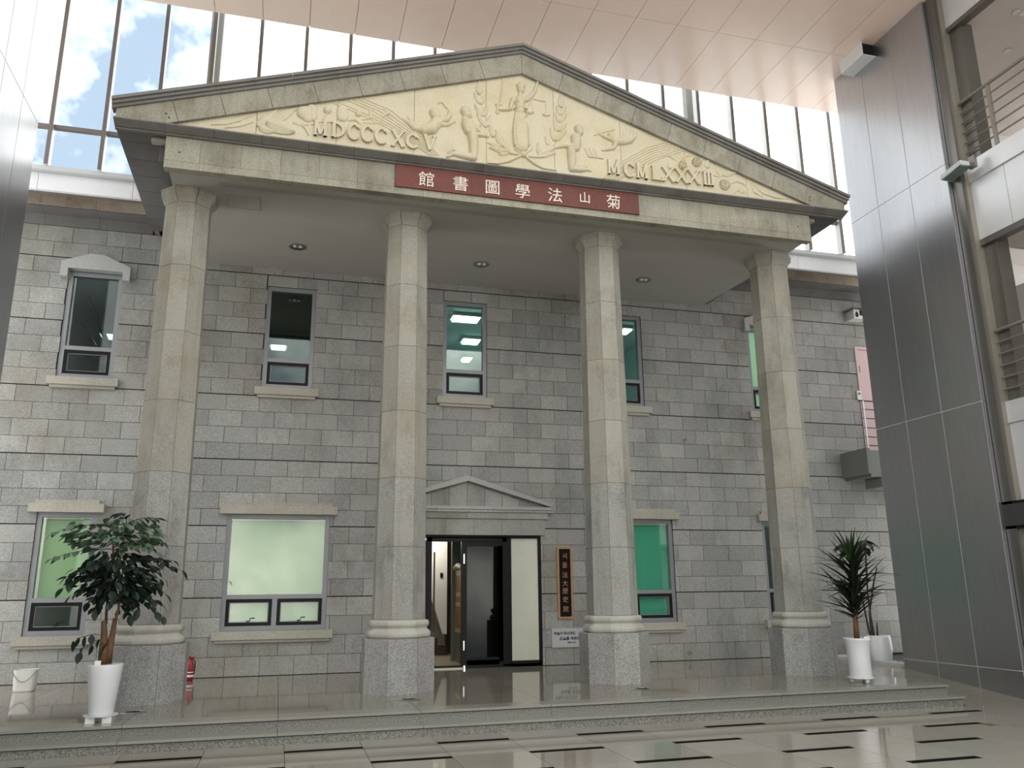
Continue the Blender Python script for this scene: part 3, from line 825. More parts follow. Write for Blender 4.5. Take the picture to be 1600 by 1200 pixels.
# carved relief: each figure a raised surface over the panels
def relief(name, prims, scale=0.9, res=0.0065, cap_h=0.085):
    pts = []
    for p in prims:
        for q in p['pts']:
            pts.append((q[0], q[1], p['r'] if not isinstance(p['r'], (list, tuple)) else max(p['r'])))
    x0 = min(p[0]-p[2] for p in pts)-res*2; x1 = max(p[0]+p[2] for p in pts)+res*2
    z0 = min(p[1]-p[2] for p in pts)-res*2; z1 = max(p[1]+p[2] for p in pts)+res*2
    nx, nz = int((x1-x0)/res)+2, int((z1-z0)/res)+2
    X, Z = np.meshgrid(x0+np.arange(nx)*res, z0+np.arange(nz)*res)
    H = np.zeros_like(X)
    for p in prims:
        t = p.get('t', 'cap'); hs = p.get('h', 0.75)
        if t == 'cap':
            q = p['pts']; rs = p['r'] if isinstance(p['r'], (list, tuple)) else [p['r']]*len(q)
            if len(q) == 1:
                q = [q[0], (q[0][0]+1e-4, q[0][1])]; rs = [rs[0]]*2
            for (a, b2), (ra, rb_) in zip(zip(q[:-1], q[1:]), zip(rs[:-1], rs[1:])):
                dx, dz = b2[0]-a[0], b2[1]-a[1]; L2 = dx*dx+dz*dz+1e-12
                tt = np.clip(((X-a[0])*dx+(Z-a[1])*dz)/L2, 0, 1)
                dist = np.hypot(X-a[0]-tt*dx, Z-a[1]-tt*dz); rr_ = ra+(rb_-ra)*tt
                hh = hs*np.sqrt(np.clip(rr_*rr_-dist*dist, 0, None))
                H = np.maximum(H, hh)
        elif t == 'leaf':
            a, b2 = p['pts'][0], p['pts'][-1]; w_ = p['r']
            dx, dz = b2[0]-a[0], b2[1]-a[1]; L = math.hypot(dx, dz)
            tt = ((X-a[0])*dx+(Z-a[1])*dz)/(L*L); dd = np.abs((X-a[0])*dz-(Z-a[1])*dx)/L
            wl = w_*np.sqrt(np.clip(np.sin(np.pi*np.clip(tt, 0, 1)), 0, None))*np.clip(1.15-0.5*np.clip(tt, 0, 1), 0, 2)
            k_ = np.clip(1-dd/np.maximum(wl, 1e-6), 0, 1)
            H = np.maximum(H, np.where((tt > 0) & (tt < 1), hs*w_*(0.35+0.65*k_)*(k_ > 0), 0))
        elif t == 'mum':
            a = p['pts'][0]; r = p['r']; dist = np.hypot(X-a[0], Z-a[1]); th = np.arctan2(Z-a[1], X-a[0])
            e_ = r*(0.88+0.12*np.cos(14*th))
            H = np.maximum(H, np.where(dist < e_, 0.022+0.010*np.cos(14*th)*(dist/r)+0.014*np.cos(dist/r*14), 0))
    H = np.minimum(H*1.45, cap_h*1.3)*scale
    keep = H > 0.0015
    idx = -np.ones(H.shape, int)
    grown = keep.copy()
    grown[1:] |= keep[:-1]; grown[:-1] |= keep[1:]; grown[:, 1:] |= keep[:, :-1]; grown[:, :-1] |= keep[:, 1:]
    grown[1:, 1:] |= keep[:-1, :-1]; grown[:-1, :-1] |= keep[1:, 1:]; grown[1:, :-1] |= keep[:-1, 1:]; grown[:-1, 1:] |= keep[1:, :-1]
    grown &= (Z < 9.205-0.329*np.abs(X)) & (Z > 7.553)
    ii = np.argwhere(grown); idx[grown] = np.arange(len(ii))
    verts = np.stack([X[grown], np.where(keep[grown], TY-H[grown], TY+0.001), Z[grown]], 1)
    a, b2, c_, d = idx[:-1, :-1], idx[:-1, 1:], idx[1:, 1:], idx[1:, :-1]
    ok = (a >= 0) & (b2 >= 0) & (c_ >= 0) & (d >= 0)
    faces = np.stack([a[ok], b2[ok], c_[ok], d[ok]], 1)
    m = bpy.data.meshes.new(name); m.from_pydata(verts.tolist(), [], faces.tolist()); m.update(); m.shade_smooth()
    return obj(name, m, 'relief_stone', pe)


def crop(ox, oy, fz):
    def f(pts):
        out = []
        for x, y in pts:
            p = on_y(ox+x/fz, oy+y/fz, TY); out.append((p[0], p[2]))
        return out
    f.s = lambda r: r/fz/103.0      # crop pixels to metres on the relief
    return f


def cap(c_, pts, r, h=0.75):
    rs = [c_.s(q) for q in r] if isinstance(r, (list, tuple)) else c_.s(r)
    return {'t': 'cap', 'pts': c_(pts), 'r': rs, 'h': h}


def leafp(c_, a, b2, w_, h=0.5):
    return {'t': 'leaf', 'pts': c_([a, b2]), 'r': c_.s(w_), 'h': h}


A = crop(600, 120, 8.0)
relief('kneeling_figure', [cap(A, [(1020, 435), (1035, 475)], [72, 62]), cap(A, [(1080, 495)], 25), cap(A, [(1010, 530), (1020, 560)], 40), cap(A, [(1045, 600), (1085, 660), (1105, 735)], [82, 78, 66]),
       cap(A, [(1010, 610), (1040, 690), (1110, 722), (1240, 735), (1300, 752)], [45, 42, 36, 26, 18], 1.15), cap(A, [(1150, 640), (1240, 715)], [30, 24], 1.0),
       cap(A, [(1110, 760), (1120, 880), (1115, 1010)], [66, 60, 52], 0.9), cap(A, [(1100, 1015), (960, 985), (860, 965), (795, 1000)], [46, 40, 30, 20], 0.9),
       cap(A, [(1060, 990), (940, 950), (870, 905), (800, 945)], [36, 30, 26, 14], 0.9)])
relief('flying_child', [cap(A, [(630, 455), (645, 490)], [68, 62]), cap(A, [(655, 580), (590, 650), (500, 670)], [75, 82, 68]), cap(A, [(510, 665), (380, 640), (300, 570), (235, 520)], [58, 42, 28, 16]),
       cap(A, [(480, 630), (370, 590), (300, 500)], [44, 32, 14]), cap(A, [(680, 560), (780, 540), (815, 490), (822, 430)], [42, 36, 30, 22], 1.0),
       cap(A, [(690, 600), (790, 605), (885, 560)], [30, 24, 16], 1.0), cap(A, [(675, 337), (722, 322), (790, 400)], [9, 9, 11], 1.6)])
B = crop(720, 110, 7.5)
relief('justice_figure', [cap(B, [(697, 190), (704, 232)], [52, 46]), cap(B, [(660, 180), (700, 150), (740, 180)], [16, 20, 16], 1.6), cap(B, [(720, 222), (738, 220)], 8, 5.0),
       cap(B, [(692, 275), (690, 310)], 26), cap(B, [(630, 350), (690, 332), (752, 350)], [30, 44, 30], 0.8),
       cap(B, [(690, 365), (690, 430), (690, 480)], [66, 54, 58]), cap(B, [(668, 385)], 30, 1.6), cap(B, [(715, 385)], 30, 1.6),
       cap(B, [(690, 490), (695, 600), (700, 760), (705, 880)], [62, 84, 86, 92], 0.45)]
       + [cap(B, [(x0, 500), (x1, 690), (x2, 885)], [6, 10, 12], 3.2) for x0, x1, x2 in ((640, 612, 625), (662, 650, 655), (684, 690, 690), (708, 730, 728), (730, 765, 762), (745, 785, 795))]
       + [cap(B, [(775, 520), (700, 610), (630, 690)], [10, 12, 9], 3.6), cap(B, [(640, 880), (705, 905), (790, 885)], [12, 14, 12], 2.6),
       cap(B, [(612, 345), (590, 400), (578, 450)], [30, 26, 22], 1.1), cap(B, [(580, 458), (520, 468), (445, 465)], [20, 18, 15], 1.6), cap(B, [(770, 348), (825, 300), (868, 235), (893, 150)], [32, 30, 24, 20], 1.0),
       cap(B, [(893, 150), (905, 128)], 18, 1.4), cap(B, [(625, 460), (690, 448), (770, 475)], [12, 14, 12], 3.6)])
relief('sword', [cap(B, [(455, 400), (478, 240), (495, 85)], [15, 13, 7], 0.9), cap(B, [(405, 402), (478, 408)], 10, 1.4), cap(B, [(432, 405), (430, 505)], [22, 14], 1.0), cap(B, [(412, 492), (448, 500)], 9, 1.2)])
relief('balance_scales', [cap(B, [(828, 332), (905, 352), (992, 366)], 9, 1.6), cap(B, [(825, 335), (775, 470)], 5, 1.6), cap(B, [(828, 335), (845, 478)], 5, 1.6), cap(B, [(768, 490), (845, 492)], [18, 18], 1.2),
       cap(B, [(806, 500)], 24, 1.0), cap(B, [(992, 366), (1000, 510)], 5, 1.6), cap(B, [(968, 520), (1030, 528)], 15, 1.2), cap(B, [(1000, 534)], 18, 1.0)])
wl = [((215, 290), (212, 130), 36), ((235, 400), (155, 265), 32), ((235, 400), (278, 290), 28), ((270, 545), (162, 400), 34), ((268, 545), (308, 410), 28), ((305, 672), (185, 500), 34),
      ((320, 660), (350, 520), 30), ((300, 760), (222, 640), 30), ((380, 790), (345, 620), 34), ((490, 900), (405, 700), 38), ((560, 960), (480, 780), 36), ((480, 895), (310, 850), 26),
      ((545, 960), (330, 905), 34), ((560, 975), (440, 985), 24)]
for i, (a, b2, w_) in enumerate(wl):
    relief('laurel_leaf', [leafp(B, a, b2, w_*1.15, 0.55)], res=0.006)
wr = [((1172, 440), (1172, 280), 36), ((1165, 525), (1118, 410), 26), ((1170, 525), (1232, 420), 28), ((1150, 612), (1105, 490), 26), ((1155, 612), (1240, 500), 30), ((1130, 720), (1090, 590), 28),
      ((1140, 715), (1242, 610), 32), ((1100, 830), (1048, 670), 32), ((1110, 830), (1235, 700), 32), ((1040, 890), (990, 770), 30), ((1000, 935), (1115, 840), 28), ((920, 985), (905, 850), 32),
      ((900, 1000), (1110, 900), 36), ((880, 1010), (1115, 975), 30)]
for i, (a, b2, w_) in enumerate(wr):
    relief('laurel_leaf', [leafp(B, a, b2, w_*1.15, 0.55)], res=0.006)
relief('ribbon', [cap(B, [(730, 990)], 42, 0.9), cap(B, [(715, 1000), (600, 975), (545, 965)], 14, 1.4), cap(B, [(310, 1098), (430, 1095), (560, 1070), (690, 1010)], [10, 14, 14, 16], 1.4),
       cap(B, [(750, 1005), (880, 1020), (980, 1015)], 14, 1.4), cap(B, [(765, 1020), (850, 1090), (960, 1150), (1112, 1172)], [16, 15, 14, 12], 1.4), cap(B, [(630, 925), (700, 970)], 12, 1.2), cap(B, [(830, 925), (760, 970)], 12, 1.2)])
Cc = crop(860, 150, 8.0)
relief('kneeling_figure', [cap(Cc, [(350, 415), (365, 455)], [62, 52]), cap(Cc, [(345, 500)], 34), cap(Cc, [(310, 530), (320, 600), (315, 650)], [68, 66, 56]),
       cap(Cc, [(345, 560), (330, 625), (230, 628), (140, 632), (45, 655)], [40, 36, 30, 24, 14], 1.15), cap(Cc, [(255, 690), (265, 800), (265, 900)], [60, 56, 50], 0.9),
       cap(Cc, [(265, 915), (380, 925), (450, 920), (505, 938)], [44, 36, 26, 14], 0.9), cap(Cc, [(300, 890), (400, 890), (450, 885)], [32, 26, 16], 0.9)])
relief('flying_child', [cap(Cc, [(755, 500), (765, 530)], [52, 48]), cap(Cc, [(810, 570), (900, 575), (990, 555)], [52, 52, 50]), cap(Cc, [(990, 550), (1045, 510), (1060, 415)], [46, 34, 14]),
       cap(Cc, [(960, 540), (1010, 470), (1008, 410)], [34, 24, 10]), cap(Cc, [(930, 540), (955, 470), (965, 410)], [26, 18, 9]), cap(Cc, [(900, 540), (920, 480), (918, 430)], [22, 15, 9]),
       cap(Cc, [(745, 545), (670, 510), (600, 470)], [28, 24, 14], 1.0), cap(Cc, [(545, 495), (640, 462), (800, 420)], 8, 1.6), cap(Cc, [(815, 600), (780, 655), (700, 672), (640, 680)], [34, 30, 24, 14], 1.0)])
relief('open_book', [cap(Cc, [(450, 670), (480, 745)], 26, 0.6), cap(Cc, [(500, 670), (540, 750)], 26, 0.6), cap(Cc, [(550, 680), (600, 765)], 26, 0.6), cap(Cc, [(480, 762), (560, 768), (655, 785)], 10, 1.6)])
Dd = crop(380, 130, 1600/260)
for a, b2, w_ in (((130, 415), (330, 260), 45), ((230, 390), (510, 250), 50), ((220, 380), (500, 480), 75), ((150, 420), (290, 480), 42), ((480, 380), (640, 400), 26)):
    relief('acanthus_leaf', [leafp(Dd, a, b2, w_, 0.4)])
relief('poppy_flower', [cap(Dd, [(590, 290), (620, 330)], [72, 50], 0.4), cap(Dd, [(660, 250), (670, 330)], [50, 42], 0.45), cap(Dd, [(810, 262)], 38, 0.7), cap(Dd, [(800, 295), (770, 355)], 8, 1.4),
       cap(Dd, [(540, 390), (600, 440), (630, 500)], 7, 1.4), cap(Dd, [(660, 400), (740, 375), (880, 375)], 7, 1.4)])
relief('poppy_flower', [cap(Dd, [(950, 260), (955, 320)], [48, 56], 0.4), cap(Dd, [(1110, 298)], 32, 0.7), cap(Dd, [(1010, 360), (1080, 345), (1130, 395)], [10, 22, 10], 0.8),
       cap(Dd, [(1150, 350), (1230, 330), (1215, 240)], [10, 20, 8], 0.8), cap(Dd, [(1160, 380), (1290, 385), (1350, 310), (1390, 290)], [8, 10, 14, 22], 0.8)])
relief('leaf_stem', [cap(Dd, [(-300, 400), (-150, 395), (-20, 360)], 7, 1.4), cap(Dd, [(-170, 430), (-20, 415), (95, 375)], 7, 1.4), cap(Dd, [(-20, 350), (90, 315)], 6, 1.4)])


def lerp(p, q, t):
    return [(a[0]+(b2[0]-a[0])*t, a[1]+(b2[1]-a[1])*t) for a, b2 in zip(p, q)]


Px = crop(0, 0, 1.0)
o_, i_ = [(562, 152), (610, 172), (650, 205), (686, 243)], [(516, 159), (562, 178), (618, 206), (670, 242)]
for k in range(7):
    pts = lerp(i_, o_, k/6)
    if k in (1, 2, 3): pts = pts[1:] if k == 2 else pts
    relief('sun_ray', [cap(Px, pts, 0.95, 1.2)], res=0.005)
o_, i_ = [(942, 279), (972, 252), (1010, 231), (1052, 219)], [(962, 283), (990, 268), (1024, 250), (1070, 235)]
for k in range(7):
    relief('sun_ray', [cap(Px, lerp(i_, o_, k/6), 0.95, 1.2)], res=0.005)
Ee = crop(1000, 190, 1600/260)
for x, y, r in ((405, 425, 48), (540, 393, 54), (808, 612, 60)):
    p = Ee([(x, y)])[0]
    relief('chrysanthemum', [{'t': 'mum', 'pts': [p], 'r': Ee.s(r)}], res=0.006)
for pts in ([(180, 348), (220, 322), (280, 330), (350, 380)], [(265, 400), (270, 440), (320, 470)], [(290, 300), (330, 260), (370, 240)], [(400, 370), (440, 330), (500, 328)], [(135, 245), (230, 310)],
            [(570, 490), (610, 470), (680, 510), (770, 535)], [(720, 440), (745, 490), (780, 530)], [(870, 595), (930, 575), (1000, 600), (1035, 650)], [(905, 690), (950, 645), (1030, 680)],
            [(780, 520), (850, 480), (930, 510)], [(1055, 600), (1095, 572)], [(1085, 610), (1180, 690), (1300, 730), (1430, 748)], [(1060, 610), (1100, 680), (1180, 725)]):
    relief('leaf_stem', [cap(Ee, pts, [6]+[12]*(len(pts)-2)+[6], 0.9)], res=0.006)
for a, b2, w_ in (((640, 450), (650, 370), 34), ((790, 520), (920, 490), 30), ((940, 660), (1020, 690), 22)):
    relief('acanthus_leaf', [leafp(Ee, a, b2, w_, 0.45)])


# roman numerals
def numeral(ch, c_, x0, x1, yt, yb):
    cx = (x0+x1)/2
    a = c_([(x0, (yt+yb)/2)])[0][0]; b2 = c_([(x1, (yt+yb)/2)])[0][0]
    z1 = c_([(cx, yt)])[0][1]; z0 = c_([(cx, yb)])[0][1]
    W, Hh = b2-a, z1-z0; m = MB(); y0, y1 = TY-0.05, TY+0.001

    def st_(p, q, t):
        dx, dz = q[0]-p[0], q[1]-p[1]; L = math.hypot(dx, dz); nx, nz = -dz/L*t/2, dx/L*t/2
        m.prism_xz([(a+p[0]+nx, z0+p[1]+nz), (a+q[0]+nx, z0+q[1]+nz), (a+q[0]-nx, z0+q[1]-nz), (a+p[0]-nx, z0+p[1]-nz)], y0+random.uniform(0, 0.001), y1)
    T, t = 0.042, 0.030
    sf = lambda x, z: st_((x-0.030, z), (x+0.030, z), 0.018)
    e = 0.009
    if ch == 'M':
        st_((0.03, 0), (0.03, Hh), t); st_((0.03, Hh), (W/2, 0.02), T); st_((W/2, 0.02), (W-0.03, Hh), t); st_((W-0.03, 0), (W-0.03, Hh), T)
        sf(0.03, e); sf(W-0.03, e)
    elif ch == 'I':
        st_((W/2, 0), (W/2, Hh), T); sf(W/2, e); sf(W/2, Hh-e)
    elif ch == 'L':
        st_((0.035, 0), (0.035, Hh), T); st_((0, e), (W, e), 0.024); sf(0.035, Hh-e); st_((W-0.01, 0), (W-0.01, 0.06), 0.02)
    elif ch == 'X':
        st_((0.02, Hh), (W-0.02, 0), T); st_((0.02, 0), (W-0.02, Hh), t)
        for x in (0.025, W-0.025):
            sf(x, e); sf(x, Hh-e)
    elif ch == 'V':
        st_((0.02, Hh), (W/2, 0.01), T); st_((W/2, 0.01), (W-0.02, Hh), t); sf(0.025, Hh-e); sf(W-0.025, Hh-e)
    elif ch in 'CD':
        rx, rz = (W/2, Hh/2) if ch == 'C' else (W-0.05, Hh/2); cxx, czz = (W/2, Hh/2) if ch == 'C' else (0.03, Hh/2)
        angs = [R(q) for q in (range(40, 321, 20) if ch == 'C' else range(-90, 91, 18))]
        pp = [(cxx+rx*math.cos(q)*0.88, czz+rz*math.sin(q)*0.92) for q in angs]
        for q, p in enumerate(zip(pp[:-1], pp[1:])):
            mid = (angs[q]+angs[q+1])/2; st_(p[0], p[1], t+(T-t)*abs(math.cos(mid))+0.004)
        if ch == 'D':
            st_((0.03, 0), (0.03, Hh), T); sf(0.02, e); sf(0.02, Hh-e)
        else:
            st_((W*0.90, Hh*0.70), (W*0.90, Hh*0.95), 0.02)
    obj('roman_letter', m, 'relief_stone', pe)


for ch, x0, x1, yt, yb in (('M', 675, 810, 372, 515), ('D', 850, 992, 388, 535), ('C', 1008, 1122, 398, 556), ('C', 1138, 1252, 418, 576), ('C', 1268, 1386, 440, 596), ('X', 1422, 1548, 465, 620)):
    numeral(ch, Dd, x0, x1, yt, yb)
numeral('C', A, 275, 432, 730, 906); numeral('V', A, 488, 648, 745, 936)
for ch, x0, x1, yt, yb in (('M', 703, 855, 805, 990), ('C', 912, 1046, 850, 1022), ('M', 1060, 1205, 858, 1042), ('L', 1252, 1390, 888, 1062)):
    numeral(ch, Cc, x0, x1, yt, yb)
for ch, x0, x1, yt, yb in (('X', 205, 322, 450, 584), ('X', 330, 446, 462, 596), ('X', 452, 568, 474, 606), ('I', 594, 634, 492, 618), ('I', 630, 668, 496, 622), ('I', 664, 704, 500, 626)):
    numeral(ch, Ee, x0, x1, yt, yb)
# anchor holes drilled in the rake and frieze
for u, v, Y in ((259.5, 177.5, -1.06), (264, 183.5, -1.06), (280.5, 238, -0.94), (1265, 308, -1.06), (1265, 313.5, -1.06), (1247, 354, -0.94)):
    p = on_y(u, v, Y)
    obj('anchor_hole', MB().prism_xz([(p[0]+0.013*math.cos(R(q)), p[2]+0.013*math.sin(R(q))) for q in range(0, 360, 45)], Y-0.002, Y+0.01), 'letter_black', pe if Y < -1 else en)

# portico roof
rf = empty('portico_roof', (0, 1, 7.42)); tag(rf, 'gabled roof and dark stone eaves of the portico', 'roof')
for s in (-1, 1):
    obj('roof_slab', MB().prism_xz([(0, 9.625), (s*5.69, 9.625-0.3294*5.69), (s*5.69, 9.515-0.3294*5.69), (0, 9.515)], -0.948, 3.4), 'roof_dark', rf)
    yy = [-0.945]+[-0.594+0.507*k for k in range(0, 7)]
    for a, b_ in zip(yy[:-1], yy[1:]):
        x0, x1 = sorted((s*5.06, s*5.69))
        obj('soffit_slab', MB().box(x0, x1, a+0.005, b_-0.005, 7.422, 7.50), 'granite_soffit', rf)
    x0, x1 = sorted((s*5.61, s*5.69))
    obj('eave_fascia', MB().box(x0, x1, -0.94, 3.0, 7.502, 7.64), 'granite_cornice', rf)
    x0, x1 = sorted((s*4.99, s*5.065))
    obj('soffit_bracket', MB().box(min(s*5.06, s*5.26), max(s*5.06, s*5.26), -0.80, -0.70, 7.36, 7.42), 'granite_moulding', rf)
    obj('side_beam', MB().box(min(s*5.0, s*5.16), max(s*5.0, s*5.16), -0.69, D, 7.12, 7.42), 'granite_soffit', rf)

# main building eaves
for s, lab in ((-1, 'brown stained stone eaves of the library beside the hooded stair window'), (1, 'stone eaves of the library beside the security camera housing')):
    ev = empty('stone_eaves', (s*7, 2.6, 7.5)); tag(ev, lab, 'eaves')
    x = 5.72
    while x < 9.3:
        e = x+0.86
        a, b_ = sorted((s*(x+0.002), s*(e-0.002)))
        obj('eave_stone', MB().box(a, b_, 2.36, 2.95, 7.672, 7.966), 'eave_stone', ev)
        obj('soffit_stone', MB().box(a, b_, 2.375, 2.95, 7.652, 7.670), 'granite_soffit', ev)  # shade under the eaves put into a darker stone colour
        obj('wall_moulding', MB().prism_yz([(D+0.012, 7.493), (2.77, 7.493), (2.745, 7.55), (2.70, 7.650), (D+0.012, 7.650)], a, b_), 'granite_soffit', ev)
        x = e
    a, b_ = sorted((s*5.7, s*9.3))
    obj('flashing', MB().box(a, b_, 2.34, 2.95, 7.968, 7.985), 'mullion_brown', ev)

# ------------------------------------------------------------------ new parapet, clerestory glazing
GY = 1.60
for k_, (a, b_, lab) in enumerate(((-8.6, -5.72, 'white metal fascia with grey ledge under the glazing, library stair side'), (5.72, 9.0, 'white metal fascia with grey ledge under the glazing, steel pier side'))):
    t = empty('trim_%d' % (k_+1), ((a+b_)/2, GY, 7.6)); struct(t, lab)
    xs = [a]+[x for x in (-7.30, -5.9, 6.62, 8.2) if a < x < b_]+[b_]
    for p, q in zip(xs[:-1], xs[1:]):
        obj('fascia_panel', MB().box(p+0.003, q-0.003, GY+0.03, GY+0.15, 7.60, 7.89), 'fascia_white', t)
    obj('ledge', MB().box(a, b_, GY-0.09, GY+0.15, 7.893, 7.965), 'ledge_grey', t)
    obj('gap_seal', MB().box(a, b_, GY+0.10, GY+0.74, 7.99, 8.01), 'mullion_brown', t)  # unseen sheet added to keep sky light out between fascia and eaves
    obj('gap_seal', MB().box(a, b_, GY+0.10, GY+0.15, 7.585, 7.60), 'mullion_brown', t)
gw = empty('window_10', (0, GY, 8)); struct(gw, 'tall clerestory glazing with dark mullions above the library roof')
roofz = lambda x: 9.70-0.3294*abs(x)
mx = [-0.945+0.7785*k for k in range(-9, 12)]
ztop = 12.1
for i, x in enumerate(mx):
    zb = max(7.97, max(roofz(x-0.04), roofz(x+0.04)) if abs(x) < 5.72 else 0)
    big = any(abs(x-q) < 0.1 for q in (-4.84, 4.51))
    if big:
        obj('steel_post', MB().box(x-0.10, x+0.10, GY+0.14, GY+0.30, zb, ztop), 'post_grey', gw)
    obj('mullion', MB().box(x-0.03, x+0.03, GY-0.15, GY-0.13, zb, ztop), 'mullion_brown', gw)
    obj('mullion_body', MB().box(x-0.028, x+0.028, GY-0.13, GY+0.02, zb, ztop), 'mullion_white', gw)
    if i+1 < len(mx):
        x1 = mx[i+1]; a, b_ = x+0.032, x1-0.032
        if abs(x) > 5.5 and abs(x1) > 5.5:
            tz = 8.665
            obj('transom', MB().box(a, b_, GY-0.10, GY-0.012, tz-0.03, tz+0.03), 'mullion_brown', gw)
            obj('pane', MB().box(a, b_, GY-0.008, GY+0.0, 7.97, tz-0.032), 'glass_clear', gw)
            obj('pane', MB().box(a, b_, GY-0.008, GY+0.0, tz+0.032, ztop), 'glass_clear', gw)
        else:
            za, zb2 = max(7.97, roofz(a)), max(7.97, roofz(b_))
            poly = [(a, za), (b_, zb2), (b_, ztop), (a, ztop)]
            if a < 0 < b_: poly = [(a, za), (0, roofz(0)), (b_, zb2), (b_, ztop), (a, ztop)]
            obj('pane', MB().prism_xz(poly, GY-0.008, GY), 'glass_clear', gw)

# ------------------------------------------------------------------ pink panelled ceiling
ZC = 10.99
ce = empty('ceiling', (0, -3, ZC)); struct(ce, 'pale pink metal panel ceiling of the hall')
cx0 = -0.893-0.785*11
ry = [1.135, -0.572, -2.279, -3.986]
pm = {}
for i in range(22):
    for j in range(3):
        a = cx0+i*0.785+0.004
        if 'p' not in pm:
            pm['p'] = MB().box(0, 0.777, 0, 1.699, 0, 0.03).mesh('panel')
        obj('ceiling_panel', pm['p'], 'ceiling_panel', ce, (a, ry[j+1]+0.004, ZC))
obj('ceiling_slab', MB().box(cx0, cx0+22*0.785, -3.98, 1.13, ZC+0.035, ZC+0.35), 'mullion_brown', ce)
obj('roof_edge', MB().box(cx0, cx0+22*0.785, 1.0, GY+0.4, ztop, ztop+0.1), 'mullion_brown', ce)

# ------------------------------------------------------------------ steel clad piers
zr = [(-0.25, 0.146), (0.146, 3.99), (3.99, 7.92), (7.92, ZC)]
yr = [(-2.18, -1.385), (-1.385, -0.60), (-0.60, 0.15)]
for s, X0, nm, lab in ((1, 6.78, 'wall_right', 'brushed steel clad pier beside the potted yucca'), (-1, -6.95, 'wall_left', 'brushed steel clad pier beside the hooded stair window')):
    wr_ = empty(nm, (X0, -1, HALL)); struct(wr_, lab)
    a, b_ = sorted((X0+s*0.006, X0+s*0.60))
    obj('pier_core', MB().box(a, b_, -2.15, 0.145, HALL, ZC), 'fascia_white', wr_)
    for z0, z1 in zr:
        for y0, y1 in yr:
            p, q = sorted((X0, X0+s*0.0055))
            obj('cladding_panel', MB().box(p, q, y0+0.006, y1-0.006, z0+0.006, z1-0.006), 'steel_cladding', wr_)
        p, q = sorted((X0+s*0.03, X0+s*0.60))
        obj('cladding_panel', MB().box(p, q, 0.145, 0.15, z0+0.004, z1-0.004), 'steel_cladding', wr_)
        obj('cladding_panel', MB().box(p, q, -2.18, -2.15, z0+0.004, z1-0.004), 'steel_cladding', wr_)
struct(obj('wall_left_side', MB().box(-7.5, -7.2, -15, -2.18, HALL, ZC), 'post_grey'), 'pale metal side wall of the hall')

# ------------------------------------------------------------------ gallery on the right
XG = 7.0
ga = empty('wall_gallery', (XG, -5, 0)); struct(ga, 'open galleries with pale metal fascias beside the steel pier')
ys_ = [-2.20, -3.02, -3.80, -4.58, -5.36, -9.0, -15.0]
for z0, z1 in ((6.52, 7.50), (2.50, 3.61), (10.32, ZC)):
    for b_, a in zip(ys_[:-1], ys_[1:]):
        obj('fascia_panel', MB().box(XG, XG+0.04, a+0.004, b_-0.004, z0, z1), 'gallery_panel', ga)
obj('slab', MB().box(XG+0.05, 12.0, -15, -2.2, 6.56, 7.78).box(XG+0.05, 12, -15, -2.2, 2.6, 3.90).box(XG+0.05, 12, -15, -2.2, 10.42, ZC), 'gallery_ceiling', ga)
obj('curb', MB().box(XG-0.03, XG+0.12, -15, -2.2, 7.50, 7.83).box(XG-0.02, XG+0.12, -15, -2.2, 3.615, 3.94), 'gallery_panel', ga)
obj('soffit_rail', MB().box(XG-0.01, XG+0.14, -15, -2.2, 6.42, 6.52).box(XG-0.01, XG+0.14, -15, -2.2, 10.24, 10.32).box(XG-0.01, XG+0.14, -15, -2.2, 2.42, 2.50), 'dark_steel', ga)
obj('end_post', MB().box(6.86, 7.25, -2.36, -2.19, HALL, ZC).box(7.05, 7.30, -2.62, -2.40, HALL, 10.3), 'dark_steel', ga)
obj('post_line', MB().box(6.90, 7.05, -2.40, -2.36, HALL, ZC), 'rail_steel', ga)
obj('back_wall', MB().box(11.9, 12.0, -15, -2.2, HALL, ZC), 'gallery_wall', ga)
obj('end_wall', MB().box(7.5, 12.0, 0.2, 0.3, HALL, ZC), 'gallery_wall', ga)
obj('end_wall', MB().box(9.6, 12.0, -0.9, -0.8, 7.8, 9.4), 'wood_brown', ga)
obj('lower_wall', MB().box(7.5, 7.6, -15, -2.7, HALL, 2.42), 'dark_steel', ga)
obj('floor_edge', MB().box(7.35, 12.0, -2.2, 0.2, 7.5, 7.78).box(7.35, 12.0, -2.2, 0.2, 3.6, 3.9).box(7.35, 12, -2.2, 0.2, 10.42, ZC), 'gallery_ceiling', ga)
obj('partition', MB().box(9.2, 9.3, -2.2, 0.2, 4.95, 6.5), 'gallery_wall', ga)
obj('partition', MB().box(9.2, 9.3, -2.2, 0.2, 3.9, 4.95), 'teal_paint', ga)
obj('ceiling_hatch', MB().box(8.0, 8.6, -3.5, -2.9, 10.41, 10.42).box(7.7, 8.3, -3.4, -2.8, 6.545, 6.56), 'white_paint', ga)

for lab, pts in (('upper', [(7.9, -2.95, 10.41), (8.6, -2.1, 10.41), (9.3, -2.6, 10.41), (8.9, -3.6, 10.41)]), ('lower', [(8.9, -2.4, 6.55)])):
    for k, (x, y, z) in enumerate(pts):
        q = obj('gallery_downlight', MB().lathe([(0.03, -0.01), (0.055, -0.012), (0.065, 0.0)], (x, y, z), 16), 'white_plastic')
        tag(q, 'small round downlight in the %s gallery ceiling %s' % (lab, ('close to the railing', 'near the dark end post', 'above the brown panel', 'beside the square hatch')[k]), 'downlight', 'gallery downlights')


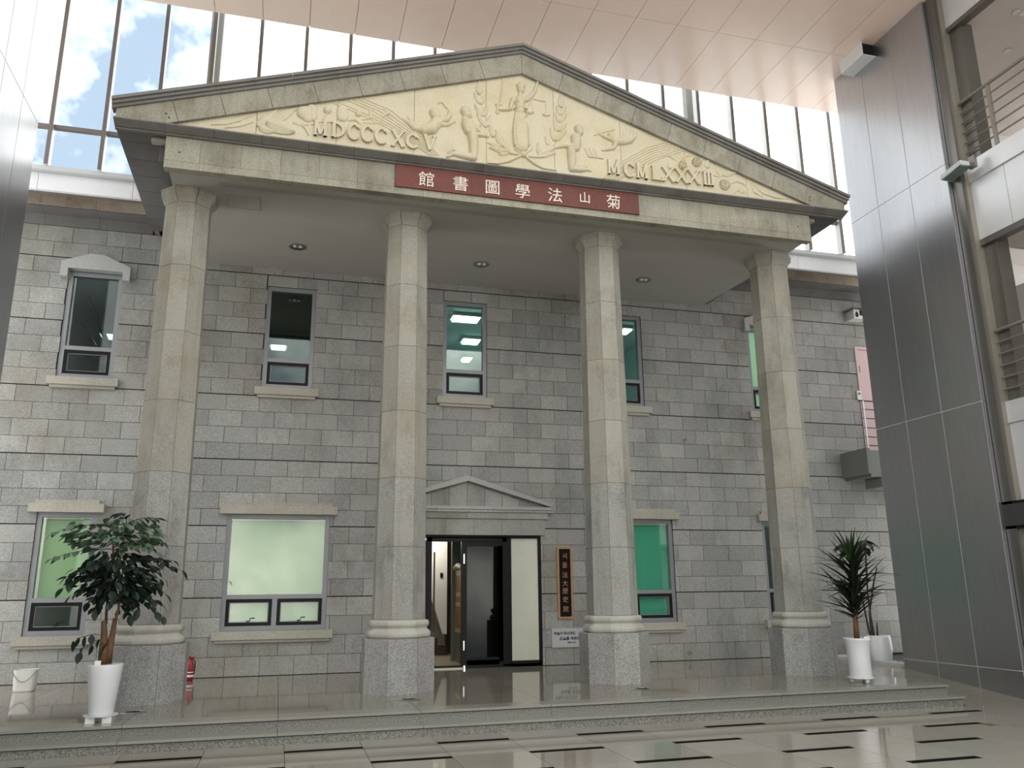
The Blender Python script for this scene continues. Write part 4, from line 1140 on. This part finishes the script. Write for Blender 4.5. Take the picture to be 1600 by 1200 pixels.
def railing(name, z0, z1, y0, y1, nrail, lab):
    r_ = empty(name, (XG, (y0+y1)/2, z0)); tag(r_, lab, 'railing')
    obj('top_rail', MB().tube([(XG, y0, z1), (XG, y1, z1)], 0.028, 8), 'rail_steel', r_)
    for k in range(1, nrail):
        z = z0+(z1-z0)*k/nrail
        obj('rail_bar', MB().tube([(XG, y0, z), (XG, y1, z)], 0.013, 6), 'rail_steel', r_)
    y = y1-0.02
    while y > y0:
        obj('post', MB().box(XG-0.012, XG+0.02, y-0.03, y+0.03, z0, z1), 'rail_steel', r_); y -= 0.75


railing('gallery_railing', 7.83, 8.90, -15, -2.21, 6, 'steel bar railing of the upper gallery above the floodlight')
railing('gallery_railing', 3.94, 5.03, -15, -2.21, 6, 'steel bar railing of the lower gallery in front of the umbrella')

# things on the gallery
fd = empty('floodlight', (6.8, -2.35, 7.7)); tag(fd, 'grey floodlight bolted under the upper gallery railing', 'floodlight')
obj('lamp_head', MB().prism_yz([(-2.20, 7.60), (-2.62, 7.66), (-2.62, 7.73), (-2.20, 7.68)], 6.62, 6.85), 'ledge_grey', fd)
obj('lens', MB().prism_yz([(-2.23, 7.592), (-2.60, 7.645), (-2.60, 7.655), (-2.23, 7.602)], 6.64, 6.83), 'room_dark', fd)
obj('bracket', MB().box(6.80, 6.845, -2.72, -2.60, 7.60, 7.80), 'dark_steel', fd)
bb = empty('wall_speaker', (6.9, -2.3, 2.1)); tag(bb, 'black box loudspeaker mounted below the lower gallery', 'speaker')
obj('cabinet', MB().box(6.86, 7.10, -2.62, -2.05, 2.09, 2.48), 'black_plastic', bb)
obj('grille', MB().box(6.85, 6.86, -2.58, -2.09, 2.13, 2.44), 'shadow_gap', bb)
um = empty('umbrella', (7.9, -1.9, 3.92)); tag(um, 'dark umbrella with hooked handle leaning behind the lower gallery railing', 'umbrella')
ub = on_x(1578, 588, 7.9); ut = on_x(1572, 565, 7.9)
obj('canopy', MB().tube([tuple(on_x(1586, 585, 7.9)), tuple(on_x(1572, 570, 7.9))], [0.02, 0.12], 8), 'mullion_brown', um)
hk = [tuple(on_x(u, v, 7.9)) for u, v in ((1568, 570), (1568, 556), (1570, 552), (1574, 552), (1576, 556), (1575, 560))]
obj('handle', MB().tube(hk, 0.025, 6), 'black_plastic', um)
ex = on_x(1553, 468, 7.6)
xs_ = empty('exit_sign', tuple(ex)); tag(xs_, 'small green lit exit sign hanging in the lower gallery', 'exit sign')
obj('case', MB().box(ex[0]-0.02, ex[0]+0.02, ex[1]-0.10, ex[1]+0.10, ex[2]-0.14, ex[2]+0.12), 'white_plastic', xs_)
obj('lit_face', MB().box(ex[0]-0.026, ex[0]-0.021, ex[1]-0.09, ex[1]+0.09, ex[2]-0.13, ex[2]+0.10), 'exit_glow', xs_)
# box at ceiling corner of the right pier
pb = empty('ceiling_box', (6.6, -0.7, 10.9)); tag(pb, 'small white box housing at the ceiling corner above the steel pier', 'box')
obj('housing', MB().box(6.50, 6.779, -1.02, -0.40, 10.72, 10.72+0.012).box(6.50, 6.512, -1.02, -0.40, 10.732, ZC).box(6.512, 6.779, -0.42, -0.40, 10.732, ZC), 'white_paint', pb)
obj('opening', MB().box(6.513, 6.779, -0.98, -0.95, 10.733, ZC), 'black_plastic', pb)

# ------------------------------------------------------------------ right wing details
d2 = empty('door_2', (9.1, D, 4.0)); struct(d2, 'pink metal door behind the little bridge')
obj('door_frame', MB().ring_xz(8.68, 9.6, 4.0, 6.43, 0.06, D-0.02, D+0.06), 'pink_door', d2)
obj('door_leaf', MB().box(8.745, 9.54, D+0.01, D+0.05, 4.02, 6.36), 'pink_door', d2)
obj('hinge', MB().box(8.74, 8.765, D-0.01, D+0.01, 5.85, 6.0).box(8.74, 8.765, D-0.01, D+0.01, 4.5, 4.65), 'black_plastic', d2)
br = empty('foot_bridge', (8.8, 2.3, 3.4)); tag(br, 'small grey metal bridge with bar railing leading to the pink door', 'bridge')
obj('deck', MB().box(8.10, 10.5, 2.02, D-0.01, 3.44, 3.98), 'bridge_grey', br)
obj('deck_edge', MB().box(8.02, 8.10, 1.98, D-0.01, 3.50, 4.02), 'bridge_grey', br)
obj('beam', MB().box(8.32, 10.5, 2.0, 2.5, 3.24, 3.43), 'bridge_grey', br)
for z in (5.06, 4.88, 4.69, 4.49, 4.30, 4.12):
    obj('rail_bar', MB().tube([(8.20 if z > 5 else 8.26, 2.25, z), (10.5, 2.25, z)], 0.018 if z > 5 else 0.012, 6), 'dark_red_wood', br)
obj('rail_post', MB().box(8.27, 8.30, 2.23, 2.27, 3.98, 5.06), 'mullion_white', br)
cc = empty('camera_housing', (8.7, 2.7, 7.0)); tag(cc, 'white security camera housing with dark roof on the block wall', 'camera')
obj('roof', MB().prism_xz([(8.49, 7.20), (8.92, 7.24), (8.92, 7.26), (8.60, 7.25), (8.48, 7.215)], 2.45, D), 'mullion_brown', cc)
obj('body', MB().box(8.57, 8.90, 2.55, D, 7.0, 7.20), 'white_plastic', cc)
obj('lens', MB().prism_xz([(8.61, 7.03), (8.68, 7.03), (8.68, 7.11), (8.645, 7.16), (8.61, 7.11)], 2.54, 2.55).box(8.72, 8.89, 2.54, 2.55, 7.07, 7.19), 'black_plastic', cc)
ic = empty('intercom', (8.69, D, 5.3)); tag(ic, 'white intercom panel on the block wall beside the pink door', 'intercom')
obj('case', MB().box(8.60, 8.70, D-0.04, D, 5.22, 5.42), 'white_plastic', ic)
obj('screen', MB().box(8.62, 8.68, D-0.043, D-0.04, 5.33, 5.38), 'room_dark', ic)
for u, v, lab in ((1070, 688, 'small round pipe stub in the block wall above the emerald window'), (1078, 1020, 'small round pipe stub low in the block wall under the emerald window')):
    p = on_y(u, v, D)
    q = obj('pipe_stub', MB().lathe([(0.03, -0.04), (0.045, -0.04), (0.045, 0.02), (0.03, 0.02)], (0, 0, 0), 14, False), 'post_grey', None, mw=Matrix.Translation((p[0], D-0.01, p[2])) @ Matrix.Rotation(R(90), 4, 'X'))
    tag(q, lab, 'pipe')

# ------------------------------------------------------------------ signs by the door
vsn = empty('vertical_signboard', (1.82, D, 0.8)); tag(vsn, 'tall black wooden signboard with gold frame and carved characters', 'sign')
obj('frame', MB().ring_xz(1.675, 1.965, 0.80, 2.075, 0.035, D-0.045, D-0.004), 'sign_frame', vsn)
obj('board', MB().box(1.71, 1.93, D-0.035, D-0.006, 0.835, 2.04), 'sign_black', vsn)
for ch, v in zip('서울法大歷史館', (868.7, 882.8, 898.3, 911.3, 923.3, 936.5, 951.5)):
    p = on_y(870+11.5+(v-868)*0.02, v, D-0.04)
    obj('character', text_mesh(ch, 0.115, 0.004), 'carved_gold', vsn, (1.82, D-0.038, p[2]))
pq = empty('stone_plaque', (1.85, D, 0.3)); tag(pq, 'small white stone plaque with brush lettering beside the column base', 'plaque')
obj('slab', MB().box(1.55, 2.15, D-0.03, D-0.002, 0.305, 0.632), 'plaque_stone', pq)
for txt, x, z, s_ in (('하늘이 무너져도', 1.79, 0.545, 0.062), ('正義를 세워라', 1.88, 0.457, 0.064), ('1993. 10. 9', 1.92, 0.385, 0.036)):
    obj('lettering', text_mesh(txt, s_, 0.002, 0.0015), 'letter_black', pq, (x, D-0.031, z))

# ------------------------------------------------------------------ small things on the podium
for x, lab in ((-4.76, 'before the potted tree column'), (-1.58, 'before the column left of the door'), (1.58, 'before the signboard column'), (4.20, 'in front of the column with the yucca')):
    if x == 4.20:
        continue
    u_ = empty('floor_uplight', (x, -1.0, 0)); tag(u_, 'round steel uplight in the podium floor '+lab.replace('left of the door', 'beside the entrance'), 'uplight', 'uplights in the podium floor')
    obj('ring', MB().lathe([(0.09, 0.001), (0.09, 0.006), (0.14, 0.006), (0.145, 0.001)], (x, -1.0, 0), 28, False), 'chrome', u_, smooth=True)
    obj('lens', MB().lathe([(0.0, 0.004), (0.09, 0.004)], (x, -1.0, 0), 24, False), 'black_plastic', u_)
bk = empty('bucket', (-6.62, 1.82, 0)); tag(bk, 'white plastic bucket with wire handle against the block wall', 'bucket')
bp = [(-6.76, 1.72), (-6.48, 1.72), (-6.48, 1.95), (-6.76, 1.95)]
m = MB(); lev = [(0.0, 0.90), (0.02, 0.95), (0.285, 1.06), (0.292, 1.08), (0.292, 1.0), (0.05, 0.88)]
cx, cy = -6.62, 1.835
for z, s_ in lev:
    for k in range(20):
        a = 2*math.pi*k/20; sx = math.copysign(abs(math.cos(a))**0.45, math.cos(a)); sy = math.copysign(abs(math.sin(a))**0.45, math.sin(a))
        m.v.append((cx+0.14*s_*sx, cy+0.115*s_*sy, z+0.002))
for i in range(len(lev)-1):
    m.f += [[i*20+k, i*20+(k+1) % 20, (i+1)*20+(k+1) % 20, (i+1)*20+k] for k in range(20)]
m.f += [list(range(19, -1, -1)), list(range(100, 120))]
obj('body', m, 'white_plastic', bk)
obj('wire_handle', MB().tube([(cx-0.145+0.29*t, cy-0.125-0.03*math.sin(math.pi*t), 0.265-0.13*math.sin(math.pi*t)) for t in [k/12 for k in range(13)]], 0.005, 6), 'dark_steel', bk)
fe = empty('fire_extinguisher', (-4.50, 2.45, 0)); tag(fe, 'small red fire extinguisher standing beside the column base', 'extinguisher')
obj('cylinder', MB().lathe([(0.045, 0.0), (0.055, 0.01), (0.055, 0.24), (0.045, 0.275), (0.02, 0.30), (0.02, 0.32)], (-4.49, 2.45, 0), 18), 'red_paint', fe, smooth=True)
obj('valve_handle', MB().box(-4.52, -4.42, 2.44, 2.46, 0.34, 0.352).box(-4.50, -4.44, 2.44, 2.46, 0.318, 0.33).box(-4.51, -4.495, 2.44, 2.46, 0.31, 0.37), 'red_paint', fe)
obj('label', MB().lathe([(0.0555, 0.12), (0.0555, 0.135)], (-4.49, 2.45, 0), 18, False), 'paper', fe)
obj('label', MB().lathe([(0.0555, 0.06), (0.0555, 0.09)], (-4.49, 2.45, 0), 18, False), 'paper', fe)
obj('hose', MB().tube([(-4.47, 2.43, 0.325), (-4.42, 2.42, 0.28), (-4.425, 2.43, 0.1)], 0.008, 6), 'black_plastic', fe)
bpl = obj('floor_plate', MB().box(4.66, 4.80, -3.66, -3.52, HALL, HALL+0.003), 'brass_plate'); tag(bpl, 'small square brass plate set in the hall floor at the end of a black strip', 'floor plate')


# ------------------------------------------------------------------ plants
def leaf_mesh(L, W, droop=0.12, fold=0.18, seg=4, blade=False):
    m = MB(); n_ = seg
    for i in range(n_+1):
        t = i/n_
        if blade:
            wv = W*(1-t)**0.7*(0.55+0.45*min(1, t*5)); z = -droop*L*t*t
        else:
            wv = W*math.sin(math.pi*min(1, t*0.97+0.03))**0.8*(1.1-0.35*t); z = -droop*L*t*t
        if i == n_: wv = 0.0005
        m.v += [(L*t, wv, z+fold*wv), (L*t, 0, z), (L*t, -wv, z+fold*wv)]
    for i in range(n_):
        a = i*3; b2 = a+3
        m.f += [(a, b2, b2+1, a+1), (a+1, b2+1, b2+2, a+2)]
    return m.mesh('leaf', True)


def place(mesh, parent, p, direction, roll, mat, name='leaf'):
    d = Vector(direction).normalized(); up = Vector((0, 0, 1)) if abs(d.z) < 0.95 else Vector((0, 1, 0))
    y = up.cross(d).normalized(); z = d.cross(y)
    rm = Matrix((d, y, z)).transposed().to_4x4()
    return obj(name, mesh, mat, parent, mw=Matrix.Translation(p) @ rm @ Matrix.Rotation(roll, 4, 'X'))


TYp = -1.69
tr = empty('potted_tree', (-4.98, TYp, 0)); tag(tr, 'small leafy tree with cut brown trunks in a white tapered pot', 'potted plant')
px, py = -4.985, TYp
obj('saucer', MB().lathe([(0.11, 0.055), (0.165, 0.062), (0.175, 0.075), (0.168, 0.078), (0.15, 0.068), (0.0, 0.066)], (px, py, 0), 32, False), 'pot_white', tr, smooth=True)
for q in (45, 135, 225, 315):
    cx, cy = px+0.115*math.cos(R(q)), py+0.115*math.sin(R(q))
    obj('saucer_foot', MB().box(cx-0.045, cx+0.045, cy-0.035, cy+0.035, 0, 0.062), 'pot_white', tr)
obj('pot', MB().lathe([(0.0, 0.07), (0.118, 0.07), (0.124, 0.085), (0.168, 0.50), (0.176, 0.578), (0.174, 0.586), (0.164, 0.586), (0.158, 0.54), (0.0, 0.54)], (px, py, 0), 40, False), 'pot_white', tr, smooth=True)
obj('soil', MB().lathe([(0.0, 0.552), (0.157, 0.547)], (px, py, 0), 24, False), 'soil', tr)
obj('paper_tag', MB().box(px-0.09, px-0.03, py-0.13, py-0.12, 0.55, 0.63), 'paper', tr)
Fp = lambda x, y, Y=TYp: Vector(on_y(80+x/4.614, 780+y/4.614, Y))
obj('trunk', MB().tube([Fp(375, 1190), Fp(378, 1100), Fp(382, 960), Fp(380, 875)], [0.058, 0.050, 0.032, 0.028], 10), 'bark', tr, smooth=True)
obj('trunk', MB().tube([Fp(405, 1185), Fp(425, 1060), Fp(448, 940), Fp(462, 858)], [0.045, 0.036, 0.028, 0.024], 10), 'bark', tr, smooth=True)
obj('branch', MB().tube([Fp(395, 900), Fp(400, 780), Fp(425, 620), Fp(448, 380), Fp(445, 300)], [0.016, 0.014, 0.012, 0.010, 0.007], 7), 'twig', tr)
obj('branch', MB().tube([Fp(468, 865), Fp(485, 790), Fp(500, 650), Fp(520, 480)], [0.016, 0.013, 0.011, 0.007], 7), 'bark', tr)
lm = [leaf_mesh(0.115, 0.038, 0.15), leaf_mesh(0.098, 0.033, 0.2), leaf_mesh(0.125, 0.041, 0.1)]
rl = random.Random(5)
sprays = [((540, 190), (640, 120), (800, 140), 0), ((540, 190), (560, 110), (480, 105), 0), ((450, 210), (250, 150), (20, 270), 0), ((450, 260), (300, 220), (130, 280), 0), ((440, 360), (250, 340), (60, 440), 0),
          ((450, 330), (600, 230), (700, 210), 0), ((450, 340), (650, 260), (800, 300), 0), ((450, 350), (640, 300), (790, 390), 0), ((445, 300), (380, 230), (420, 260), 0),
          ((450, 390), (700, 400), (950, 520), 1), ((450, 400), (620, 420), (880, 440), 1), ((450, 420), (300, 440), (140, 560), 1), ((440, 500), (300, 520), (130, 640), 1), ((440, 580), (330, 580), (140, 690), 1),
          ((480, 560), (640, 560), (820, 680), 1), ((490, 600), (640, 640), (810, 760), 1), ((490, 640), (660, 700), (800, 850), 1), ((430, 650), (360, 660), (250, 740), 1), ((430, 640), (370, 700), (330, 800), 1),
          ((480, 660), (500, 700), (460, 800), 1), ((490, 640), (560, 720), (570, 840), 1), ((500, 620), (600, 660), (640, 790), 1), ((460, 480), (560, 470), (680, 520), 1), ((450, 450), (380, 470), (300, 500), 1),
          ((460, 560), (520, 580), (600, 620), 1), ((450, 560), (390, 600), (330, 650), 1)]
cnt = 0
for si, (a, b2, c_, tier) in enumerate(sprays):
    yo = rl.uniform(-0.42, 0.30); A_, B_, C_ = Fp(*a), Fp(*b2), Fp(*c_)
    B_.y += yo*0.6; C_.y += yo; B_.z += rl.uniform(-0.02, 0.03)
    q = [A_*(1-t)**2+B_*2*t*(1-t)+C_*t*t for t in [k/6 for k in range(7)]]
    obj('twig', MB().tube(q, [0.006, 0.005, 0.005, 0.004, 0.004, 0.003, 0.002], 5), 'twig', tr)
    nl = 5
    for k in range(nl+1):
        t = 0.30+0.70*k/nl; p = A_*(1-t)**2+B_*2*t*(1-t)+C_*t*t; dv = (B_-A_)*(1-t)+(C_-B_)*t; dv.normalize()
        side = dv.cross(Vector((0, 0, 1))).normalized()
        for s in ((-1, 1) if k < nl else (0,)):
            if cnt >= 284: break
            dd = dv*0.65+side*s*0.9+Vector((rl.uniform(-.25, .25), rl.uniform(-.25, .25), rl.uniform(-0.65, -0.05)))
            mt = 'leaf_lit' if tier == 0 and rl.random() < 0.75 else 'leaf_dark'  # upper tier coloured as lit, lower tier as shaded
            mi = rl.randrange(3); key = (mi, mt)
            if key not in cache:
                cache[key] = lm[mi].copy(); cache[key].materials.append(MATS[mt])
            place(cache[key], tr, p+Vector((rl.uniform(-.01, .01),)*3), dd, rl.uniform(-0.5, 0.5), mt); cnt += 1
fo = MB()
for k in range(400):
    a_ = rl.uniform(0, 2*math.pi); rr_ = math.sqrt(rl.random())
    p = Fp(480+330*rr_*math.cos(a_)*(0.75 if k % 3 else 1.0), 560+190*rr_*math.sin(a_)); p.y += rl.uniform(-0.30, 0.30)
    d = Vector((math.cos(a_)*0.8+rl.uniform(-.5, .5), rl.uniform(-0.8, 0.5), rl.uniform(-0.9, 0.0))).normalized()
    y_ = Vector((0, 0, 1)).cross(d).normalized(); z_ = d.cross(y_)
    q_ = Matrix.Translation(p) @ Matrix((d, y_, z_)).transposed().to_4x4() @ Matrix.Rotation(rl.uniform(-0.6, 0.6), 4, 'X')
    src = lm[k % 3]
    fo.add([q_ @ v.co for v in src.vertices], [list(f.vertices) for f in src.polygons])
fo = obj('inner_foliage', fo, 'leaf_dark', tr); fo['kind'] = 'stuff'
fo = MB()
for k in range(210):
    a_ = rl.uniform(0, 2*math.pi); rr_ = math.sqrt(rl.random())
    p = Fp(460+330*rr_*math.cos(a_), 255+115*rr_*math.sin(a_)); p.y += rl.uniform(-0.28, 0.28)
    d = Vector((math.cos(a_)*0.8+rl.uniform(-.5, .5), rl.uniform(-0.8, 0.5), rl.uniform(-0.5, 0.05))).normalized()
    y_ = Vector((0, 0, 1)).cross(d).normalized(); z_ = d.cross(y_)
    q_ = Matrix.Translation(p) @ Matrix((d, y_, z_)).transposed().to_4x4() @ Matrix.Rotation(rl.uniform(-0.6, 0.6), 4, 'X')
    src = lm[k % 3]
    fo.add([q_ @ v.co for v in src.vertices], [list(f.vertices) for f in src.polygons])
fo = obj('upper_foliage', fo, 'leaf_lit', tr); fo['kind'] = 'stuff'
A_ = Fp(385, 990)
for k, (x, y) in enumerate([(170, 1020), (215, 1000), (260, 985), (300, 975), (240, 1060), (225, 1100), (290, 1050), (350, 1010), (400, 990), (405, 1040), (360, 1060), (390, 1080)]):
    p = Fp(x, y); p.y += rl.uniform(-0.12, 0.02)
    place(cache[(k % 3, 'leaf_dark')], tr, p, (rl.uniform(-.5, .5), rl.uniform(-.4, .2), -1), rl.uniform(-1, 1), 'leaf_dark')
obj('twig', MB().tube([A_, Fp(320, 970), Fp(180, 1005)], 0.004, 5), 'twig', tr)

# yucca
YX, YY = 4.735, -1.41
yu = empty('potted_yucca', (YX, YY, 0)); tag(yu, 'spiky dark yucca in a tall white pot on the podium', 'potted plant')
obj('saucer', MB().lathe([(0.12, 0.055), (0.178, 0.06), (0.185, 0.075), (0.165, 0.076), (0.0, 0.072)], (YX, YY, 0), 32, False), 'pot_white', yu, smooth=True)
for q in (30, 150, 270):
    cx, cy = YX+0.12*math.cos(R(q)), YY+0.12*math.sin(R(q))
    obj('saucer_foot', MB().lathe([(0.0, 0.0), (0.028, 0.005), (0.035, 0.03), (0.03, 0.06), (0.0, 0.062)], (cx, cy, 0), 12, False), 'pot_white', yu, smooth=True)
obj('pot', MB().lathe([(0.0, 0.075), (0.150, 0.075), (0.155, 0.09), (0.150, 0.30), (0.158, 0.45), (0.182, 0.575), (0.192, 0.602), (0.184, 0.604), (0.172, 0.57), (0.0, 0.56)], (YX, YY, 0), 40, False), 'pot_white', yu, smooth=True)
obj('soil', MB().lathe([(0.0, 0.572), (0.17, 0.568)], (YX, YY, 0), 24, False), 'soil', yu)
obj('paper_tag', MB().box(YX-0.02, YX+0.07, YY-0.185, YY-0.178, 0.575, 0.63), 'paper', yu)
obj('stem', MB().tube([(YX, YY, 0.56), (YX+0.01, YY, 0.8), (YX+0.02, YY, 1.1), (YX+0.03, YY, 1.5), (YX+0.06, YY, 1.75)], [0.042, 0.036, 0.03, 0.026, 0.018], 10), 'bark', yu, smooth=True)
ym = [leaf_mesh(0.52, 0.036, 0.18, 0.3, 5, True), leaf_mesh(0.50, 0.033, 0.5, 0.3, 5, True), leaf_mesh(0.58, 0.036, 0.05, 0.3, 5, True)]
ym2 = [x.copy() for x in ym]
for k in range(118):
    t = k/117; z = 0.84+0.90*t; az = k*2.39996
    el = 0.62+0.6*t**3+rl.uniform(-0.34, 0.30)
    sc_ = rl.uniform(0.75, 1.15)*(0.85+0.35*math.sin(math.pi*t))
    d = (math.cos(az)*math.cos(el), math.sin(az)*math.cos(el), math.sin(el))
    mi = rl.choice((0, 0, 2)) if t > 0.45 else rl.choice((0, 2, 2))
    if 0.3 < t < 0.8 and rl.random() < 0.3: mi = 1
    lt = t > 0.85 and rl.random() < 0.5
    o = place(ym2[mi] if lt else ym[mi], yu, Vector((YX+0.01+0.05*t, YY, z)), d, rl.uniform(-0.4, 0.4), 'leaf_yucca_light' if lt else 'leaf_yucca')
    o.scale = (sc_, 1, sc_)
# second plant on the gravel bed
P2X, P2Y = 7.02, 1.0
p2 = empty('potted_umbrella_plant', (P2X, P2Y, 0)); tag(p2, 'thin stemmed umbrella plant in a white pot on the gravel bed', 'potted plant')
obj('pot', MB().lathe([(0.0, 0.012), (0.150, 0.012), (0.185, 0.05), (0.205, 0.25), (0.195, 0.44), (0.185, 0.472), (0.175, 0.472), (0.18, 0.42), (0.0, 0.41)], (P2X, P2Y, 0.0), 36, False), 'pot_white', p2, smooth=True)
obj('soil', MB().lathe([(0.0, 0.43), (0.178, 0.425)], (P2X, P2Y, 0), 24, False), 'soil', p2)
G2 = lambda x, y: Vector(on_y(1285+x/7.06, 830+y/7.06, P2Y))
pl = leaf_mesh(0.30, 0.060, 0.25, 0.15, 5); pl.materials.append(MATS['leaf_dark'])
for pts, tip in (([(530, 1145), (490, 980), (430, 700), (300, 330), (250, 140)], True), ([(570, 1130), (535, 950), (500, 700), (480, 300), (470, 100)], True), ([(605, 1130), (600, 1010)], False),
                 ([(545, 1130), (520, 900), (560, 600), (600, 400)], False)):
    q = [G2(*p) for p in pts]; q[0].z = 0.43
    obj('stem', MB().tube(q, [0.020]+[0.016]*(len(q)-2)+[0.010], 6), 'twig', p2)
    if tip:
        for k in range(9):
            az = k*0.698+0.3
            place(pl, p2, q[-1], (math.cos(az), math.sin(az), -0.25+rl.uniform(-.3, .2)), rl.uniform(-.3, .3), 'leaf_dark')
            if k < 5:
                place(pl, p2, q[-1]*0.6+q[-2]*0.4, (math.cos(az+.4), math.sin(az+.4), -0.3), rl.uniform(-.3, .3), 'leaf_dark')
